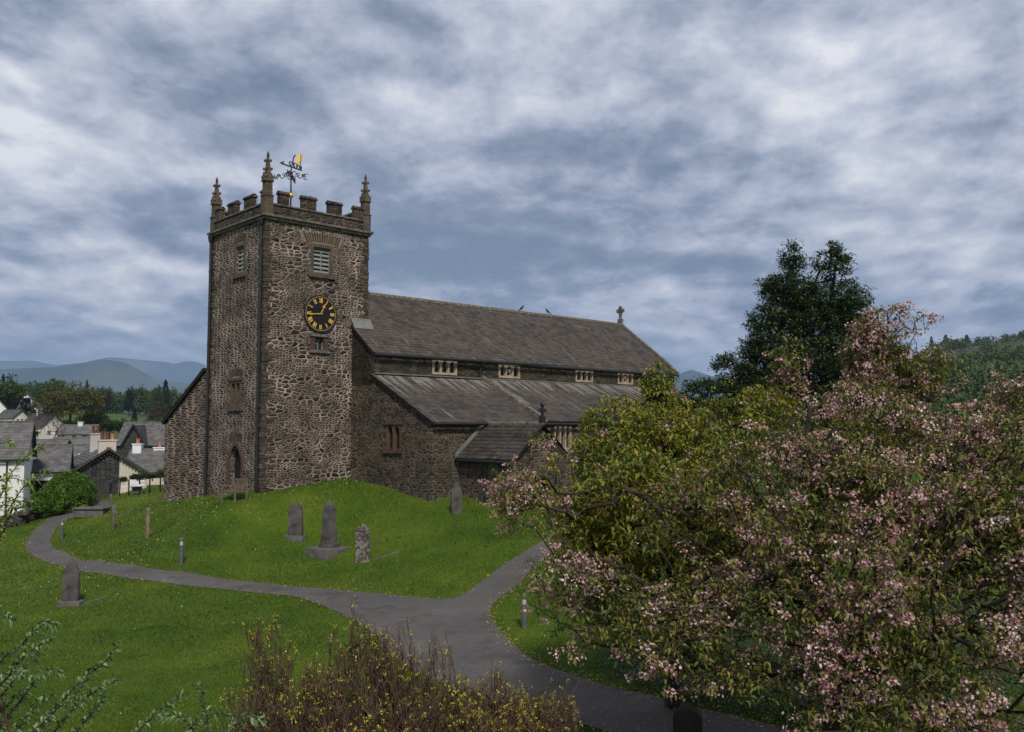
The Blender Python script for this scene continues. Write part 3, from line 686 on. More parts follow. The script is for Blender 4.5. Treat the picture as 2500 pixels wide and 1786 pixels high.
def mullioned(fr, r, lights, mat, name, proud=.03, sill=True, arched=True, sw=.09, white=None, pane_d=-.16, lead=False, pointed=False):
    s0, s1, z0, z1 = r; mb = MB(); w = (s1-s0-sw*(lights+1))/lights; hl = []
    for i in range(lights):
        a = s0+sw+i*(w+sw)
        if arched: hl.append(arch(a, a+w, z0+sw, z1-sw-w*(.62 if not pointed else 1.2), z1-sw*.8, 8, pointed))
        else: hl.append(rect(a, a+w, z0+sw, z1-sw))
    O, S, Nn = fr; O2 = np.array(O, float)+np.array(Nn)*proud
    holed(mb, O2, S, Nn, s0, s1, z0, z1, hl, .16)
    for a, b, c, d in ((s0, s0, z0, z1), (s1, s1, z0, z1)):
        mb.add([loc(fr, a, c, proud), loc(fr, a, c, -.02), loc(fr, a, d, -.02), loc(fr, a, d, proud)], [(0, 1, 2, 3)])
    mb.add([loc(fr, s0, z1, proud), loc(fr, s1, z1, proud), loc(fr, s1, z1, -.02), loc(fr, s0, z1, -.02)], [(0, 1, 2, 3)])
    if sill: slab(mb, fr, s0-.12, s1+.12, z0-.10, z0-.002, -.02, proud+.06)
    slab(mb, fr, s0-.10, s1+.10, z1+.002, z1+.09, -.02, proud+.05)
    f = mb.build(name, mat, CR)
    for i, h in enumerate(hl):
        g = MB(); slab(g, fr, h['s0'], h['s1'], z0, z1-.03, pane_d-.03+proud*.0, pane_d+.005); g.build('pane', M['glass'], f)
    if white is not None:
        h = hl[white]; a, b = h['s0'], h['s1']; fm = MB(); d0, d1 = pane_d+.006, pane_d+.05; zt_ = z1-sw-.14
        zm = z0+sw+(zt_-z0-sw)*.62
        slab(fm, fr, a, a+.03, z0+sw, zt_, d0, d1); slab(fm, fr, b-.03, b, z0+sw, zt_, d0, d1)
        for zz in (z0+sw, zm, zt_-.03): slab(fm, fr, a+.031, b-.031, zz, zz+.03, d0, d1)
        fm.build('casement', M['white'], f)
    return f
# hole frames need matching openings behind them: walls above already carry them
mullioned(FW(0), (wl[0]-.10, wl[1]+.10, wl[2]-.08, wl[3]+.08), 2, M['dressed'], 'tower_window', arched=False, sw=.12, pane_d=-.14)
fs = MB(); s0, s1, z0, z1 = ssm
slab(fs, FS(0), s0-.22, s0, z0-.02, z1+.06, -.02, .03); slab(fs, FS(0), s1, s1+.22, z0-.02, z1+.06, -.02, .03); slab(fs, FS(0), s0-.22, s1+.22, z0-.06, z0-.021, -.02, .028)
f = fs.build('clock_chamber_window', M['redstone'], CR)
l_ = MB(); slab(l_, FS(0), s0-.26, s1+.26, z1+.061, z1+.18, -.02, .09); l_.build('lintel', M['coping'], f); l_ = MB(); slab(l_, FS(0), s0-.28, s1+.28, z0-.15, z0-.022, -.02, .11); l_.build('sill', M['coping'], f)
g = MB(); slab(g, FS(0), s0, s1, z0, z1, -.24, -.17); g.build('pane', M['glass'], f)
g = MB(); slab(g, FS(0), s0, s0+.03, z0, z1, -.168, -.12); slab(g, FS(0), s1-.03, s1, z0, z1, -.168, -.12); slab(g, FS(0), (s0+s1)/2-.015, (s0+s1)/2+.015, z0, z1, -.168, -.12); slab(g, FS(0), s0+.031, (s0+s1)/2-.016, (z0+z1)/2, (z0+z1)/2+.03, -.168, -.12); g.build('casement', M['louvre'], f)
# west door
dd = MB(); c, r_ = (wd[0]+wd[1])/2, (wd[1]-wd[0])/2; rings = []
for k in range(13):
    t = k/12*2-1; rings.append((t, ))
def arcp(rad, top): # outline points of a pointed arch
    h = arch(c-rad, c+rad, dz, wd[3]-.75, top); return [(c-rad, dz)]+[(c-rad*math.cos(math.pi*i/16), h['zt'](c-rad*math.cos(math.pi*i/16))) for i in range(17)]+[(c+rad, dz)]
a_in, a_out = arcp(r_, wd[3]), arcp(r_+.22, wd[3]+.24)
for (p, q1), (p2, q2) in zip(zip(a_in[:-1], a_in[1:]), zip(a_out[:-1], a_out[1:])):
    P = [loc(FW(0), *p, .03), loc(FW(0), *q1, .03), loc(FW(0), *q2, .03), loc(FW(0), *p2, .03)]; Q = [x_-np.array([-1, 0, 0])*.06 for x_ in P]
    dd.add(np.array(P+Q), [(0, 1, 2, 3), (7, 6, 5, 4), (0, 4, 5, 1), (1, 5, 6, 2), (2, 6, 7, 3), (3, 7, 4, 0)])
dr = dd.build('tower_door', M['redstone'], CR)
g = MB(); g.prism([(a, b) for a, b in a_in], (.26, 0, 0), (0, 1, 0), (0, 0, 1), (1, 0, 0), .05); dl = g.build('door_leaf', M['dark'], dr)
g = MB(); g.box((-.25, c, dz-.35), (.6, 1.5, .5)); g.box((-.15, c, dz-.06), (.5, 1.3, .10)); g.build('door_step', M['coping'], dr)

# clock
cc = on_n(781, 767, 0); crx = abs(on_n(819, 767, 0)[0]-on_n(743, 767, 0)[0])/2; crz = abs(on_n(781, 722, 0)[1]-on_n(781, 812, 0)[1])/2
CRAD = (crx+crz)/2
fr = FS(0)
def disc(rad, d0, d1, n=48, a0=0.0): return [(rad*math.cos(2*math.pi*i/n+a0), rad*math.sin(2*math.pi*i/n+a0)) for i in range(n)]
g = MB(); g.prism(disc(CRAD, 0, 0), (cc[0], -.0, cc[1]), (1, 0, 0), (0, 0, 1), (0, -1, 0), .07); clock = g.build('clock', M['black'], CR)
def ring_bars(items, name, mat, d=.075):
    mb = MB()
    for (x0, y0), (x1, y1), w in items:
        a, b = np.array([x0, y0]), np.array([x1, y1]); t = (b-a)/np.linalg.norm(b-a); nn = np.array([-t[1], t[0]])*w/2
        mb.prism([tuple(a-nn), tuple(b-nn), tuple(b+nn), tuple(a+nn)], (cc[0], -d, cc[1]), (1, 0, 0), (0, 0, 1), (0, -1, 0), .012)
    return mb.build(name, mat, clock)
NUM = ['XII', 'I', 'II', 'III', 'IIII', 'V', 'VI', 'VII', 'VIII', 'IX', 'X', 'XI']
for h in range(12):
    a = math.radians(90-30*h); rad = np.array([math.cos(a), math.sin(a)]); tan = np.array([math.sin(a), -math.cos(a)]); s_ = NUM[h]
    r0, r1 = CRAD*.60, CRAD*.86; wd_ = {'I': .045, 'V': .085, 'X': .085}; tot = sum(wd_[q] for q in s_)*CRAD*1.25; x = -tot/2; it = []
    P = lambda xx, rr: tuple(rad*rr + tan*xx)
    for q in s_:
        w = wd_[q]*CRAD*1.25
        if q == 'I': it.append((P(x+w/2, r0), P(x+w/2, r1), .030*CRAD/.82))
        if q == 'V': it += [(P(x+.01, r1), P(x+w/2, r0), .028), (P(x+w-.01, r1), P(x+w/2+.004, r0), .014)]
        if q == 'X': it += [(P(x+.008, r1), P(x+w-.008, r0), .028), (P(x+w-.008, r1), P(x+.008, r0), .014)]
        x += w
    ring_bars(it, 'numeral', M['goldpaint'])
ring_bars([((CRAD*.915*math.cos(q), CRAD*.915*math.sin(q)), (CRAD*.95*math.cos(q), CRAD*.95*math.sin(q)), .028) for q in [2*math.pi*i/60 for i in range(60)]], 'minute_ring', M['paleyellow'])
def hand(ang, L, tail, w, tip, name):
    a = math.radians(90-ang); t = np.array([math.cos(a), math.sin(a)]); n_ = np.array([-t[1], t[0]])
    prof = [(-tail, w*.6), (0, w*.5), (L*.6, w*.4), (L*.66, tip), (L*.8, tip*.55), (L, .006)]
    pts = [tuple(t*s-n_*ww) for s, ww in prof]+[tuple(t*s+n_*ww) for s, ww in prof[::-1]]
    mb = MB(); mb.prism(pts, (cc[0], -.10, cc[1]), (1, 0, 0), (0, 0, 1), (0, -1, 0), .02); mb.prism(disc(.055, 0, 0, 12), (cc[0], -.09, cc[1]), (1, 0, 0), (0, 0, 1), (0, -1, 0), .045)
    return mb.build(name, M['gold'], clock)
hand(22+2, CRAD*.60, .05, .05, .085, 'hour_hand'); hand(264, CRAD*.86, .08, .05, .045, 'minute_hand')
g = MB(); n = 48
for i in range(n):
    a, b = 2*math.pi*i/n, 2*math.pi*(i+1)/n; ri, ro = CRAD*.985, CRAD*1.03
    P = [(cc[0]+r_*math.cos(q), -.02, cc[1]+r_*math.sin(q)) for q, r_ in ((a, ri), (b, ri), (b, ro), (a, ro))]; Q = [(x_, -.09, z_) for x_, y_, z_ in P]
    g.add(np.array(P+Q), [(3, 2, 1, 0), (4, 5, 6, 7), (0, 1, 5, 4), (2, 3, 7, 6)])
g.build('clock_rim', M['iron'], clock)

# weather vane over the tower centre
vb = (W/2, W/2)
pe = CW(*vb)
def vzc(v): return cpt(*vb, v)[2]
z0, zball, zarm, ztop = ZS+.2, vzc(478), vzc(430), vzc(408)
g = MB(); g.tube([(*vb, z0), (*vb, zball), (*vb, ztop)], [.05, .045, .03], 8); vane = g.build('weather_vane', M['iron'], CR)
g = MB(); g.lathe((*vb, zball-.13), [(.02, 0), (.09, .03), (.13, .10), (.13, .16), (.09, .23), (.02, .26)], 14); g.build('gilt_ball', M['gold'], vane, smooth=True)
# directions given in picture sense: the right-hand axis of view in church coordinates
rt = np.array([math.sin(TH), -math.cos(TH), 0.0]); fw = np.array([math.cos(TH), math.sin(TH), 0.0]); c0 = np.array([vb[0], vb[1], 0.0])
def scroll(d, name, letter=None, L=.74):
    mb = MB(); pts = []
    for i in range(15):
        t = i/14; pts.append(c0+d*(L*t*.8)+Zv*(zarm+.16*math.sin(t*2*math.pi)*1.1+.05))
    mb.tube(pts, .022, 5)
    for cx_, cz_, r_ in ((.42*L, .02, .13), (.80*L, .0, .10), (.12*L, -.12, .13)):
        sp = [c0+d*(cx_+r_*(1-k/14*.8)*math.cos(k*.55))+Zv*(zarm+cz_+r_*(1-k/14*.8)*math.sin(k*.55)) for k in range(15)]
        mb.tube(sp, .018, 5)
    if letter:
        x0 = .86*L; h = .26; zb_ = zarm-h/2-.05; B = lambda a, b: mb.bar(c0+d*(x0+a[0])+Zv*(zb_+a[1]), c0+d*(x0+b[0])+Zv*(zb_+b[1]), .03)
        for a, b in {'E': [((0, 0), (0, h)), ((0, h), (.18, h)), ((0, h/2), (.13, h/2)), ((0, 0), (.18, 0))], 'W': [((0, h), (.05, 0)), ((.05, 0), (.1, h*.7)), ((.1, h*.7), (.15, 0)), ((.15, 0), (.2, h))],
                     'N': [((0, 0), (0, h)), ((0, h), (.16, 0)), ((.16, 0), (.16, h))], 'S': [((.16, h), (0, h)), ((0, h), (0, h/2)), ((0, h/2), (.16, h/2)), ((.16, h/2), (.16, 0)), ((.16, 0), (0, 0))]}[letter]: B(a, b)
    return mb.build(name, M['iron'], vane)
scroll(rt, 'direction_arm', 'E'); scroll(-rt, 'direction_arm', 'W'); scroll(fw, 'direction_arm', 'N'); scroll(-fw, 'direction_arm', 'S')
ad = rt*.93+fw*.2; ad /= np.linalg.norm(ad); tilt = -.22
A_ = lambda s_, h: c0+ad*s_*.44+Zv*(ztop+h*.6+tilt*s_*.6)
g = MB(); g.tube([A_(-1.15, 0), A_(1.15, 0)], .04, 6); g.prism([(0, 0), (.22, .10), (.22, -.10)], A_(-1.32, 0), ad, Zv, fw, .03)
for cx_, cz_, r_ in ((-.05, .26, .16), (.75, .16, .17), (.45, .22, .2), (1.0, .22, .12)): g.tube([A_(cx_+r_*math.cos(k*.5), cz_+r_*math.sin(k*.5)) for k in range(14)], .03, 5)
g.tube([A_(.35, .05), A_(.15, .45), A_(.22, .85), A_(.42, 1.1)], .035, 5); g.tube([A_(1.02, 0), A_(1.02, 1.35)], .02, 5); g.build('arrow', M['iron'], vane)
g = MB(); B_ = lambda s_, h: A_(s_, h)
g.prism([(a*.55, b*.48) for a, b in [(0, 0), (.18, .15), (.36, .55), (.40, .85), (.52, 1.02), (.50, 1.35), (.38, 1.05), (.24, .95), (.10, 1.08), (-.04, .98), (.02, .78), (.0, .5), (-.08, .3)]], A_(.60, .35), ad, Zv, fw, .06); g.build('gilt_figure', M['gold'], vane)

# ---- nave, aisles
def verge_z(n): # profile of the nave and south aisle west wall
    if n >= -NE: return ZE + (ZR-ZE)*(n+NE)/(NE+W/2) - .10
    return ZT + (ZT-ZA)*(n+NE)/(NA-NE) - .08
aw = face('W', 946, 977, 1038, 1096, EW); rw = MB()
holed(rw, *FW(EW), -NA, 0.05, -5.5, verge_z, [rect(*aw)], .25, extra=(-NE-.002, -NE+.001))
rw.build('west_wall', M['nave'], CR)
mullioned(FW(EW), (aw[0]-.08, aw[1]+.08, aw[2]-.06, aw[3]+.06), 2, M['redstone'], 'aisle_window', pane_d=-.14, sw=.10)
# clerestory
cw_ = [face('S', *b, -NE) for b in ((1055, 1115, 878, 914), (1217, 1269, 889, 921), (1405, 1447, 903, 931), (1508, 1545, 911, 937))]
cz0 = np.mean([c[2] for c in cw_[:2]]); cz1 = np.mean([c[3] for c in cw_[:2]])
g = MB(); holed(g, *FS(-NE), EW, EE, ZT-.5, ZE-.05, [rect(c[0]+.05, c[1]-.05, cz0+.05, cz1-.05) for c in cw_], .3)
g.add([(EE, -NE, -5), (EE, W+NE, -5), (EE, W+NE, ZE-.05), (EE, W/2, ZR-.1), (EE, -NE, ZE-.05)], [(0, 1, 2, 3, 4)])
g.add([(EW, -NE, ZT-.5), (EW, W+NE, ZT-.5), (EW, W+NE, ZE-.05), (EW, W/2, ZR-.12), (EW, -NE, ZE-.12)], [(4, 3, 2, 1, 0)])
g.add([(EW, W+NE, ZT-1), (EE, W+NE, ZT-1), (EE, W+NE, ZE-.05), (EW, W+NE, ZE-.05)], [(3, 2, 1, 0)])
g.build('clerestory_wall', M['cler'], CR)
for i, c in enumerate(cw_): mullioned(FS(-NE), (c[0], c[1], cz0, cz1), 3, M['cream'], 'clerestory_window', white=1 if i in (1, 3) else None, sw=.11, sill=False)
# south aisle wall
bw = face('S', 1353, 1394, 1032, 1098, -NA); L_ = bw[1]-bw[0]
g = MB(); wins = [rect(bw[0]+o2+.05, bw[1]+o2-.05, bw[2]+.05, bw[3]-.12) for o2 in (0, 3.9, 7.8)]; wins = [w for w in wins if w['s1'] < EE-.5]
holed(g, *FS(-NA), EW, EE, -5.5, ZA-.06, wins, .3); g.add([(EE, -NA, -5), (EE, -NE, -5), (EE, -NE, ZT-.1), (EE, -NA, ZA-.1)], [(0, 1, 2, 3)])
g.build('aisle_wall', M['nave'], CR)
for o2 in (0, 3.9, 7.8)[:len(wins)]: mullioned(FS(-NA), (bw[0]+o2, bw[1]+o2, bw[2], bw[3]), 3, M['cream'], 'aisle_window', sw=.10, pointed=True)
# north aisle
npk = on_e(503, 897, .25); nlo = on_e(404, 1024, .25); ZN1, ZN0 = npk[1], nlo[1]
nz = lambda n_: ZN1+(ZN0-ZN1)*(n_-npk[0])/(nlo[0]-npk[0])
g = MB(); holed(g, *FW(.25), W-.1, NN, -5.6, lambda n_: nz(n_)-.08, [], .2); g.build('north_aisle_wall', M['coursed'], CR)
g = MB(); g.add([(.25, NN, -5.6), (EE, NN, -5.6), (EE, NN, nz(NN)-.08), (.25, NN, nz(NN)-.08)], [(3, 2, 1, 0)]); g.add([(EE, W+NE, -5), (EE, NN, -5), (EE, NN, nz(NN)-.1), (EE, W+NE, nz(W+NE)-.1)], [(0, 1, 2, 3)])
g.build('north_wall', M['coursed'], CR)

def slates(name, mat, P0, U, V, L, H, parent, course=.24, sw=.30, lift=.028, skew=None, thick=True, keep=None):
    """individual slates over the plane P0 + U*s + V*t; skew(t) -> (s0,s1)"""
    P0, U, V = map(lambda q: np.array(q, float), (P0, U, V)); Nn = np.cross(U, V); Nn /= np.linalg.norm(Nn)
    rows = max(1, int(round(H/course))); ch = H/rows; Vs = []; Fs = []; Ts = []; n = 0
    for r_ in range(rows):
        t0, t1 = r_*ch, (r_+1)*ch+.03; a, b = skew((t0+t1)/2) if skew else (0, L); s_ = a - (random.random()*.3+.1)*sw*(r_ % 2)
        s_ = a-sw*.5*(r_ % 2)
        while s_ < b:
            w = sw*random.uniform(.75, 1.3); x0, x1 = max(s_, a), min(s_+w-.008, b); s_ += w
            if x1-x0 < .04: continue
            if keep is not None and not keep((x0+x1)/2, t0): continue
            l = lift*random.uniform(.7, 1.35); j = random.uniform(-.012, .012); tw_ = random.uniform(-.006, .006)
            A = [P0+U*x0+V*(t0+j)+Nn*(l+tw_), P0+U*x1+V*(t0+j+random.uniform(-.008, .008))+Nn*(l-tw_), P0+U*x1+V*t1+Nn*.004, P0+U*x0+V*t1+Nn*.004, P0+U*x0+V*(t0+j)-Nn*.01, P0+U*x1+V*(t0+j)-Nn*.01]
            Vs += A; Fs += [(n, n+1, n+2, n+3), (n+4, n+5, n+1, n)]; tt = random.random(); Ts += [tt, tt]; n += 6
    return big_mesh(name, np.array(Vs), np.array(Fs), mat, parent, Ts)
def roof_deck(name, mat, pts, parent, th=.10, d=-.012):
    """solid slab under the slates"""
    P = np.array(pts, float); Nn = np.cross(P[1]-P[0], P[3]-P[0]); Nn /= np.linalg.norm(Nn); P = P+Nn*d
    mb = MB(); mb.hexa(np.concatenate([P-Nn*th, P])); return mb.build(name, mat, parent)
def norm(v): v = np.array(v, float); return v/np.linalg.norm(v)
ov = .22
# nave south slope
vs_ = np.array([0, NE+W/2, ZR-ZE]); Ls = np.linalg.norm(vs_); vn = vs_/Ls
SAG = lambda: 0
nr = slates('nave_roof', M['slate'], (EW-.12, -NE-ov*vn[1], ZE-ov*vn[2]), (1, 0, 0), vn, EE-EW+.3, Ls+ov, CR)
roof_deck('roof_deck', M['dark'], [(EW-.10, -NE-ov*vn[1]+.02, ZE-ov*vn[2]+.01), (EE+.16, -NE-ov*vn[1]+.02, ZE-ov*vn[2]+.01), (EE+.16, W/2, ZR), (EW-.10, W/2, ZR)], nr)
vn2 = np.array([0, -vn[1], vn[2]])
slates('nave_roof_north', M['slate'], (EE+.18, W+NE+ov*vn[1], ZE-ov*vn[2]), (-1, 0, 0), vn2, EE-EW+.3, Ls+ov, CR)
g = MB()
x = W+.02
while x < EE+.15:
    g.prism([(-.16, -.10), (-.13, .02), (0, .085), (.13, .02), (.16, -.10), (0, -.02)], (x, W/2, ZR+.03), (0, 1, 0), (0, 0, 1), (1, 0, 0), .44); x += .45
g.build('ridge_stones', M['coping'], nr)
g = MB()     # east verge coping
for k in range(12):
    a, b = k/12, (k+1)/12-.004
    for sgn in (1, -1):
        p = lambda t: np.array([EE+.02, (W/2 - sgn*(NE+W/2+ov)*(1-t)), ZE-ov*vn[2]*1.0+(ZR-ZE+ov*vn[2])*t+.02])
        P = [p(a), p(b)]; g.hexa([P[0]+np.array([0, 0, 0]), P[0]+np.array([.22, 0, 0]), P[1]+np.array([.22, 0, 0]), P[1], P[0]+np.array([0, 0, .12]), P[0]+np.array([.22, 0, .12]), P[1]+np.array([.22, 0, .12]), P[1]+np.array([0, 0, .12])])
g.build('gable_coping', M['coping'], nr)
# wheel cross on the east gable
g = MB(); xc, zc = EE+.12, ZR+.15
g.box((xc, W/2, zc+.12), (.26, .30, .26)); g.box((xc, W/2, zc+.40), (.13, .15, .34)); zz = zc+.80
for a in range(4):
    q1 = math.pi/2*a; d_ = np.array([0, math.cos(q1), math.sin(q1)]); n_ = np.array([0, -math.sin(q1), math.cos(q1)]); o_ = np.array([xc, W/2, zz])
    g.prism([(.0, -.05), (.28, -.13), (.33, 0), (.28, .13), (0, .05)], o_-np.array([.06, 0, 0]), d_, n_, (1, 0, 0), .12)
g.tube([(xc, W/2+.20*math.cos(k*math.pi/8), zz+.20*math.sin(k*math.pi/8)) for k in range(17)], .045, 5, cap=False); g.build('gable_cross', M['coping'], nr)
# south aisle roof in two lengths with a raised coping between
va = norm((0, NA-NE, ZT-ZA)); La = math.hypot(NA-NE, ZT-ZA); ec = on_n(1172, 925, -NE)[0]
ar = slates('aisle_roof', M['slate_a'], (EW-.14, -NA-ov*va[1], ZA-ov*va[2]), (1, 0, 0), va, ec-EW+.14, La+ov-.02, CR)
roof_deck('roof_deck', M['dark'], [(EW-.12, -NA-ov*va[1]+.02, ZA-ov*va[2]+.01), (EE, -NA-ov*va[1]+.02, ZA-ov*va[2]+.01), (EE, -NE, ZT), (EW-.12, -NE, ZT)], ar)
ar2 = slates('aisle_roof', M['slate_a'], (ec+.25, -NA-ov*va[1], ZA-ov*va[2]+.06), (1, 0, 0), va, EE-ec-.25, La+ov-.02, CR)
g = MB()
for k in range(11):
    a, b = k/11, (k+1)/11-.01; P = [np.array([ec, -NA-ov*va[1], ZA-ov*va[2]+.02])+va*((La+ov)*t) for t in (a, b)]; X_ = np.array([.26, 0, 0]); Z_ = np.array([0, 0, .20])
    g.hexa([P[0], P[0]+X_, P[1]+X_, P[1], P[0]+Z_, P[0]+X_+Z_, P[1]+X_+Z_, P[1]+Z_])
g.build('roof_coping', M['coping'], ar)
g = MB(); g.box(((EW+EE)/2, -NE-.10, ZT+.035), (EE-EW, .22, .05)); g.build('lead_flashing', M['lead'], ar)
g = MB(); g.add([(EW-.1, -.35, verge_z(-.35)+.16), (EW+1.0, -.35, verge_z(-.35)+.16), (EW+1.0, -.01, verge_z(0)+.42), (EW-.1, -.01, verge_z(0)+.42)], [(0, 1, 2, 3)]); g.build('lead_flashing', M['lead'], nr)
# gutters
g = MB(); y_, z_ = -NE-ov*vn[1]-.07, ZE-ov*vn[2]-.08
g.tube([(EW-.1, y_, z_), (EE+.1, y_, z_)], .07, 8); g.build('gutter', M['iron'], CR)
g = MB(); y_, z_ = -NA-ov*va[1]-.07, ZA-ov*va[2]-.08; g.tube([(EW-.1, y_, z_), (EE, y_, z_)], .07, 8); g.build('gutter', M['iron'], CR)
g = MB(); g.tube([(ec-.05, -NE-.3, ZE-.3), (ec-.05, -NE-.08, ZE-.5), (ec-.05, -NE-.08, ZT+.1)], .05, 6); g.build('downpipe', M['iron'], CR)
# north aisle roof
vN = norm((0, -(nlo[0]-npk[0]), ZN1-ZN0)); LN = math.hypot(nlo[0]-npk[0], ZN1-ZN0)
nar = slates('north_aisle_roof', M['slate_a'], (EE+.1, nlo[0]+.2, nz(nlo[0]+.2)), (-1, 0, 0), vN, EE-.0, LN+.2, CR, keep=lambda s_, t: True)
roof_deck('roof_deck', M['dark'], [(EE+.08, nlo[0]+.18, nz(nlo[0]+.18)), (.12, nlo[0]+.18, nz(nlo[0]+.18)), (.12, npk[0], ZN1), (EE+.08, npk[0], ZN1)], nar, th=.14)

# ---- tower downpipes
def pipe(x, y, z0, z1, dx, dy, head=True):
    mb = MB(); px_, py_ = x+dx*.09, y+dy*.09
    mb.tube([(px_, py_, z0), (px_, py_, z1)], .075, 8)
    k = z0+.6
    while k < z1-.5: mb.box((px_-dx*.03, py_-dy*.03, k), (.17, .17, .07)); k += 1.8
    if head:
        mb.lathe((px_, py_, z1-.05), [(.07, 0), (.13, .14), (.16, .30), (.16, .36)], 8)
    return mb.build('downpipe', M['iron'], CR)
pipe(0, .22, -3.3, ZS-.3, -1, 0); pipe(0, W-.12, -3.8, ZS-.3, -1, 0)

# ---- porch
pe1, pzr = on_n(1184, 1034, -NA); pe0, pze = on_n(1112, 1117, -NA)
hw_ = pe1-pe0
# length of the porch from the ridge end seen at u=1318
d = at(1318, 1036, 1.0); t = (pe1 + C0@Ev)/(d@Ev); PL = -((d*t-C0)@Nv) - NA
d = at(1265, 1126, 1.0); t = (pe0 + C0@Ev)/(d@Ev); PL2 = -((d*t-C0)@Nv) - NA
PL = max(1.8, min(3.6, (PL+PL2)/2 if abs(PL-PL2) < 1.5 else PL))
vp = norm((hw_, 0, pzr-pze)); Lp = math.hypot(hw_, pzr-pze)
pr = slates('porch_roof', M['slate_p'], (pe0-.0, -NA-.02, pze), (0, -1, 0), vp, PL+.1, Lp, CR, course=.22, sw=.28)
pr.matrix_basis.identity()
roof_deck('roof_deck', M['dark'], [(pe0+.02, -NA, pze), (pe1, -NA, pzr), (pe1, -NA-PL-.08, pzr), (pe0+.02, -NA-PL-.08, pze)][::-1], pr, th=.08, d=-.012)
vq = np.array([-vp[0], 0, vp[2]])
slates('porch_roof', M['slate_p'], (pe1+hw_, -NA-PL-.12, pze), (0, 1, 0), vq, PL+.1, Lp, CR, course=.22, sw=.28)
g = MB(); g.tube([(pe1, -NA, pzr+.02), (pe1, -NA-PL-.1, pzr+.02)], .09, 6); g.build('ridge_stones', M['coping'], pr)
g = MB(); P = np.array([[pe0-.05, -NA-.01, pze+.02], [pe1, -NA-.01, pzr+.02], [pe1, -NA-.01, pzr+.20], [pe0-.05, -NA-.01, pze+.20]]); g.hexa(np.concatenate([P+np.array([0, -.07, 0]), P])); g.build('lead_flashing', M['lead'], pr)
g = MB(); wt = .12; x0, x1 = pe0+.25, pe1+hw_-.25; yb = -NA-PL+.1
g.box((x0+.2, (-NA+yb)/2, (pze-5.5)/2), (.4, -yb-NA, pze+5.5-.04)); g.box((x1-.2, (-NA+yb)/2, (pze-5.5)/2), (.4, -yb-NA, pze+5.5-.04))
zfl = -4.2
holed(g, *FS(yb-.003), x0, x1, -5.5, lambda s_: pze+(pzr-pze)*(1-abs(s_-pe1)/hw_)-.12, [arch(pe1-.6, pe1+.6, -4.3, -2.6, -2.0)], .4, extra=(pe1,))
g.build('porch_wall', M['nave'], CR)
g = MB(); g.box((pe1, yb+.45, -3.2), (1.3, .06, 2.4)); g.build('porch_door', M['dark'], CR)
g = MB(); y_, z_ = pe0-.06, pze-.07; g.tube([(y_, -NA-.05, z_), (y_, -NA-PL, z_-.03)], .06, 8); g.build('gutter', M['iron'], CR)
d = at(1188, 1180, 1.0); t = (x0 + C0@Ev)/(d@Ev); pn = (d*t-C0)@Nv
g = MB(); g.tube([(y_, pn, z_), (x0-.08, pn, z_-.2), (x0-.08, pn, -4.6)], .055, 7); g.build('downpipe', M['iron'], CR)
g = MB(); zz = pzr+.1; yy = -NA-PL-.02    # porch gable finial cross
g.box((pe1, yy, zz+.1), (.2, .2, .25)); g.box((pe1, yy, zz+.42), (.09, .09, .5))
g.box((pe1, yy, zz+.46), (.34, .08, .09)); g.lathe((pe1, yy, zz+.64), [(.05, 0), (.12, .06), (.09, .14), (.02, .22)], 8); g.lathe((pe1+.18, yy, zz+.40), [(.02, 0), (.08, .06), (.02, .14)], 6); g.lathe((pe1-.18, yy, zz+.40), [(.02, 0), (.08, .06), (.02, .14)], 6)
g.build('gable_cross', M['iron'], pr)

# crows on the ridge
def crow(e, name_label, flip=1):
    p = CW(e, W/2, ZR+.11); mb = MB(); f = np.array([.8*flip, -.3, 0]); f /= np.linalg.norm(f); s_ = np.cross(f, Zv)
    prof = [(-.20, .045, .015), (-.12, .10, .035), (-.03, .16, .062), (.04, .22, .06), (.075, .28, .042), (.085, .32, .036), (.12, .325, .018), (.17, .315, .004)]
    mb.tube([p+f*a+Zv*b for a, b, c in prof], [c for a, b, c in prof], 8)
    mb.tube([p+f*-.10+Zv*.10, p+f*-.30+Zv*.0], [.035, .014], 6)
    for k in (-1, 1): mb.tube([p+f*.0+s_*.03*k+Zv*.13, p+f*.015+s_*.03*k-Zv*.01], .008, 4)
    o = mb.build('crow', M['crow'], smooth=True); o.location = (0, 0, 0); tag(o, name_label, 'crow', 'crows on the nave ridge')
e1 = on_n(1274, 764, W/2)[0]; e2 = on_n(1337, 772, W/2)[0]
crow(e1, 'black crow on the nave ridge, the one nearer the tower'); crow(e2, 'black crow on the nave ridge, the one nearer the gable cross', -1)

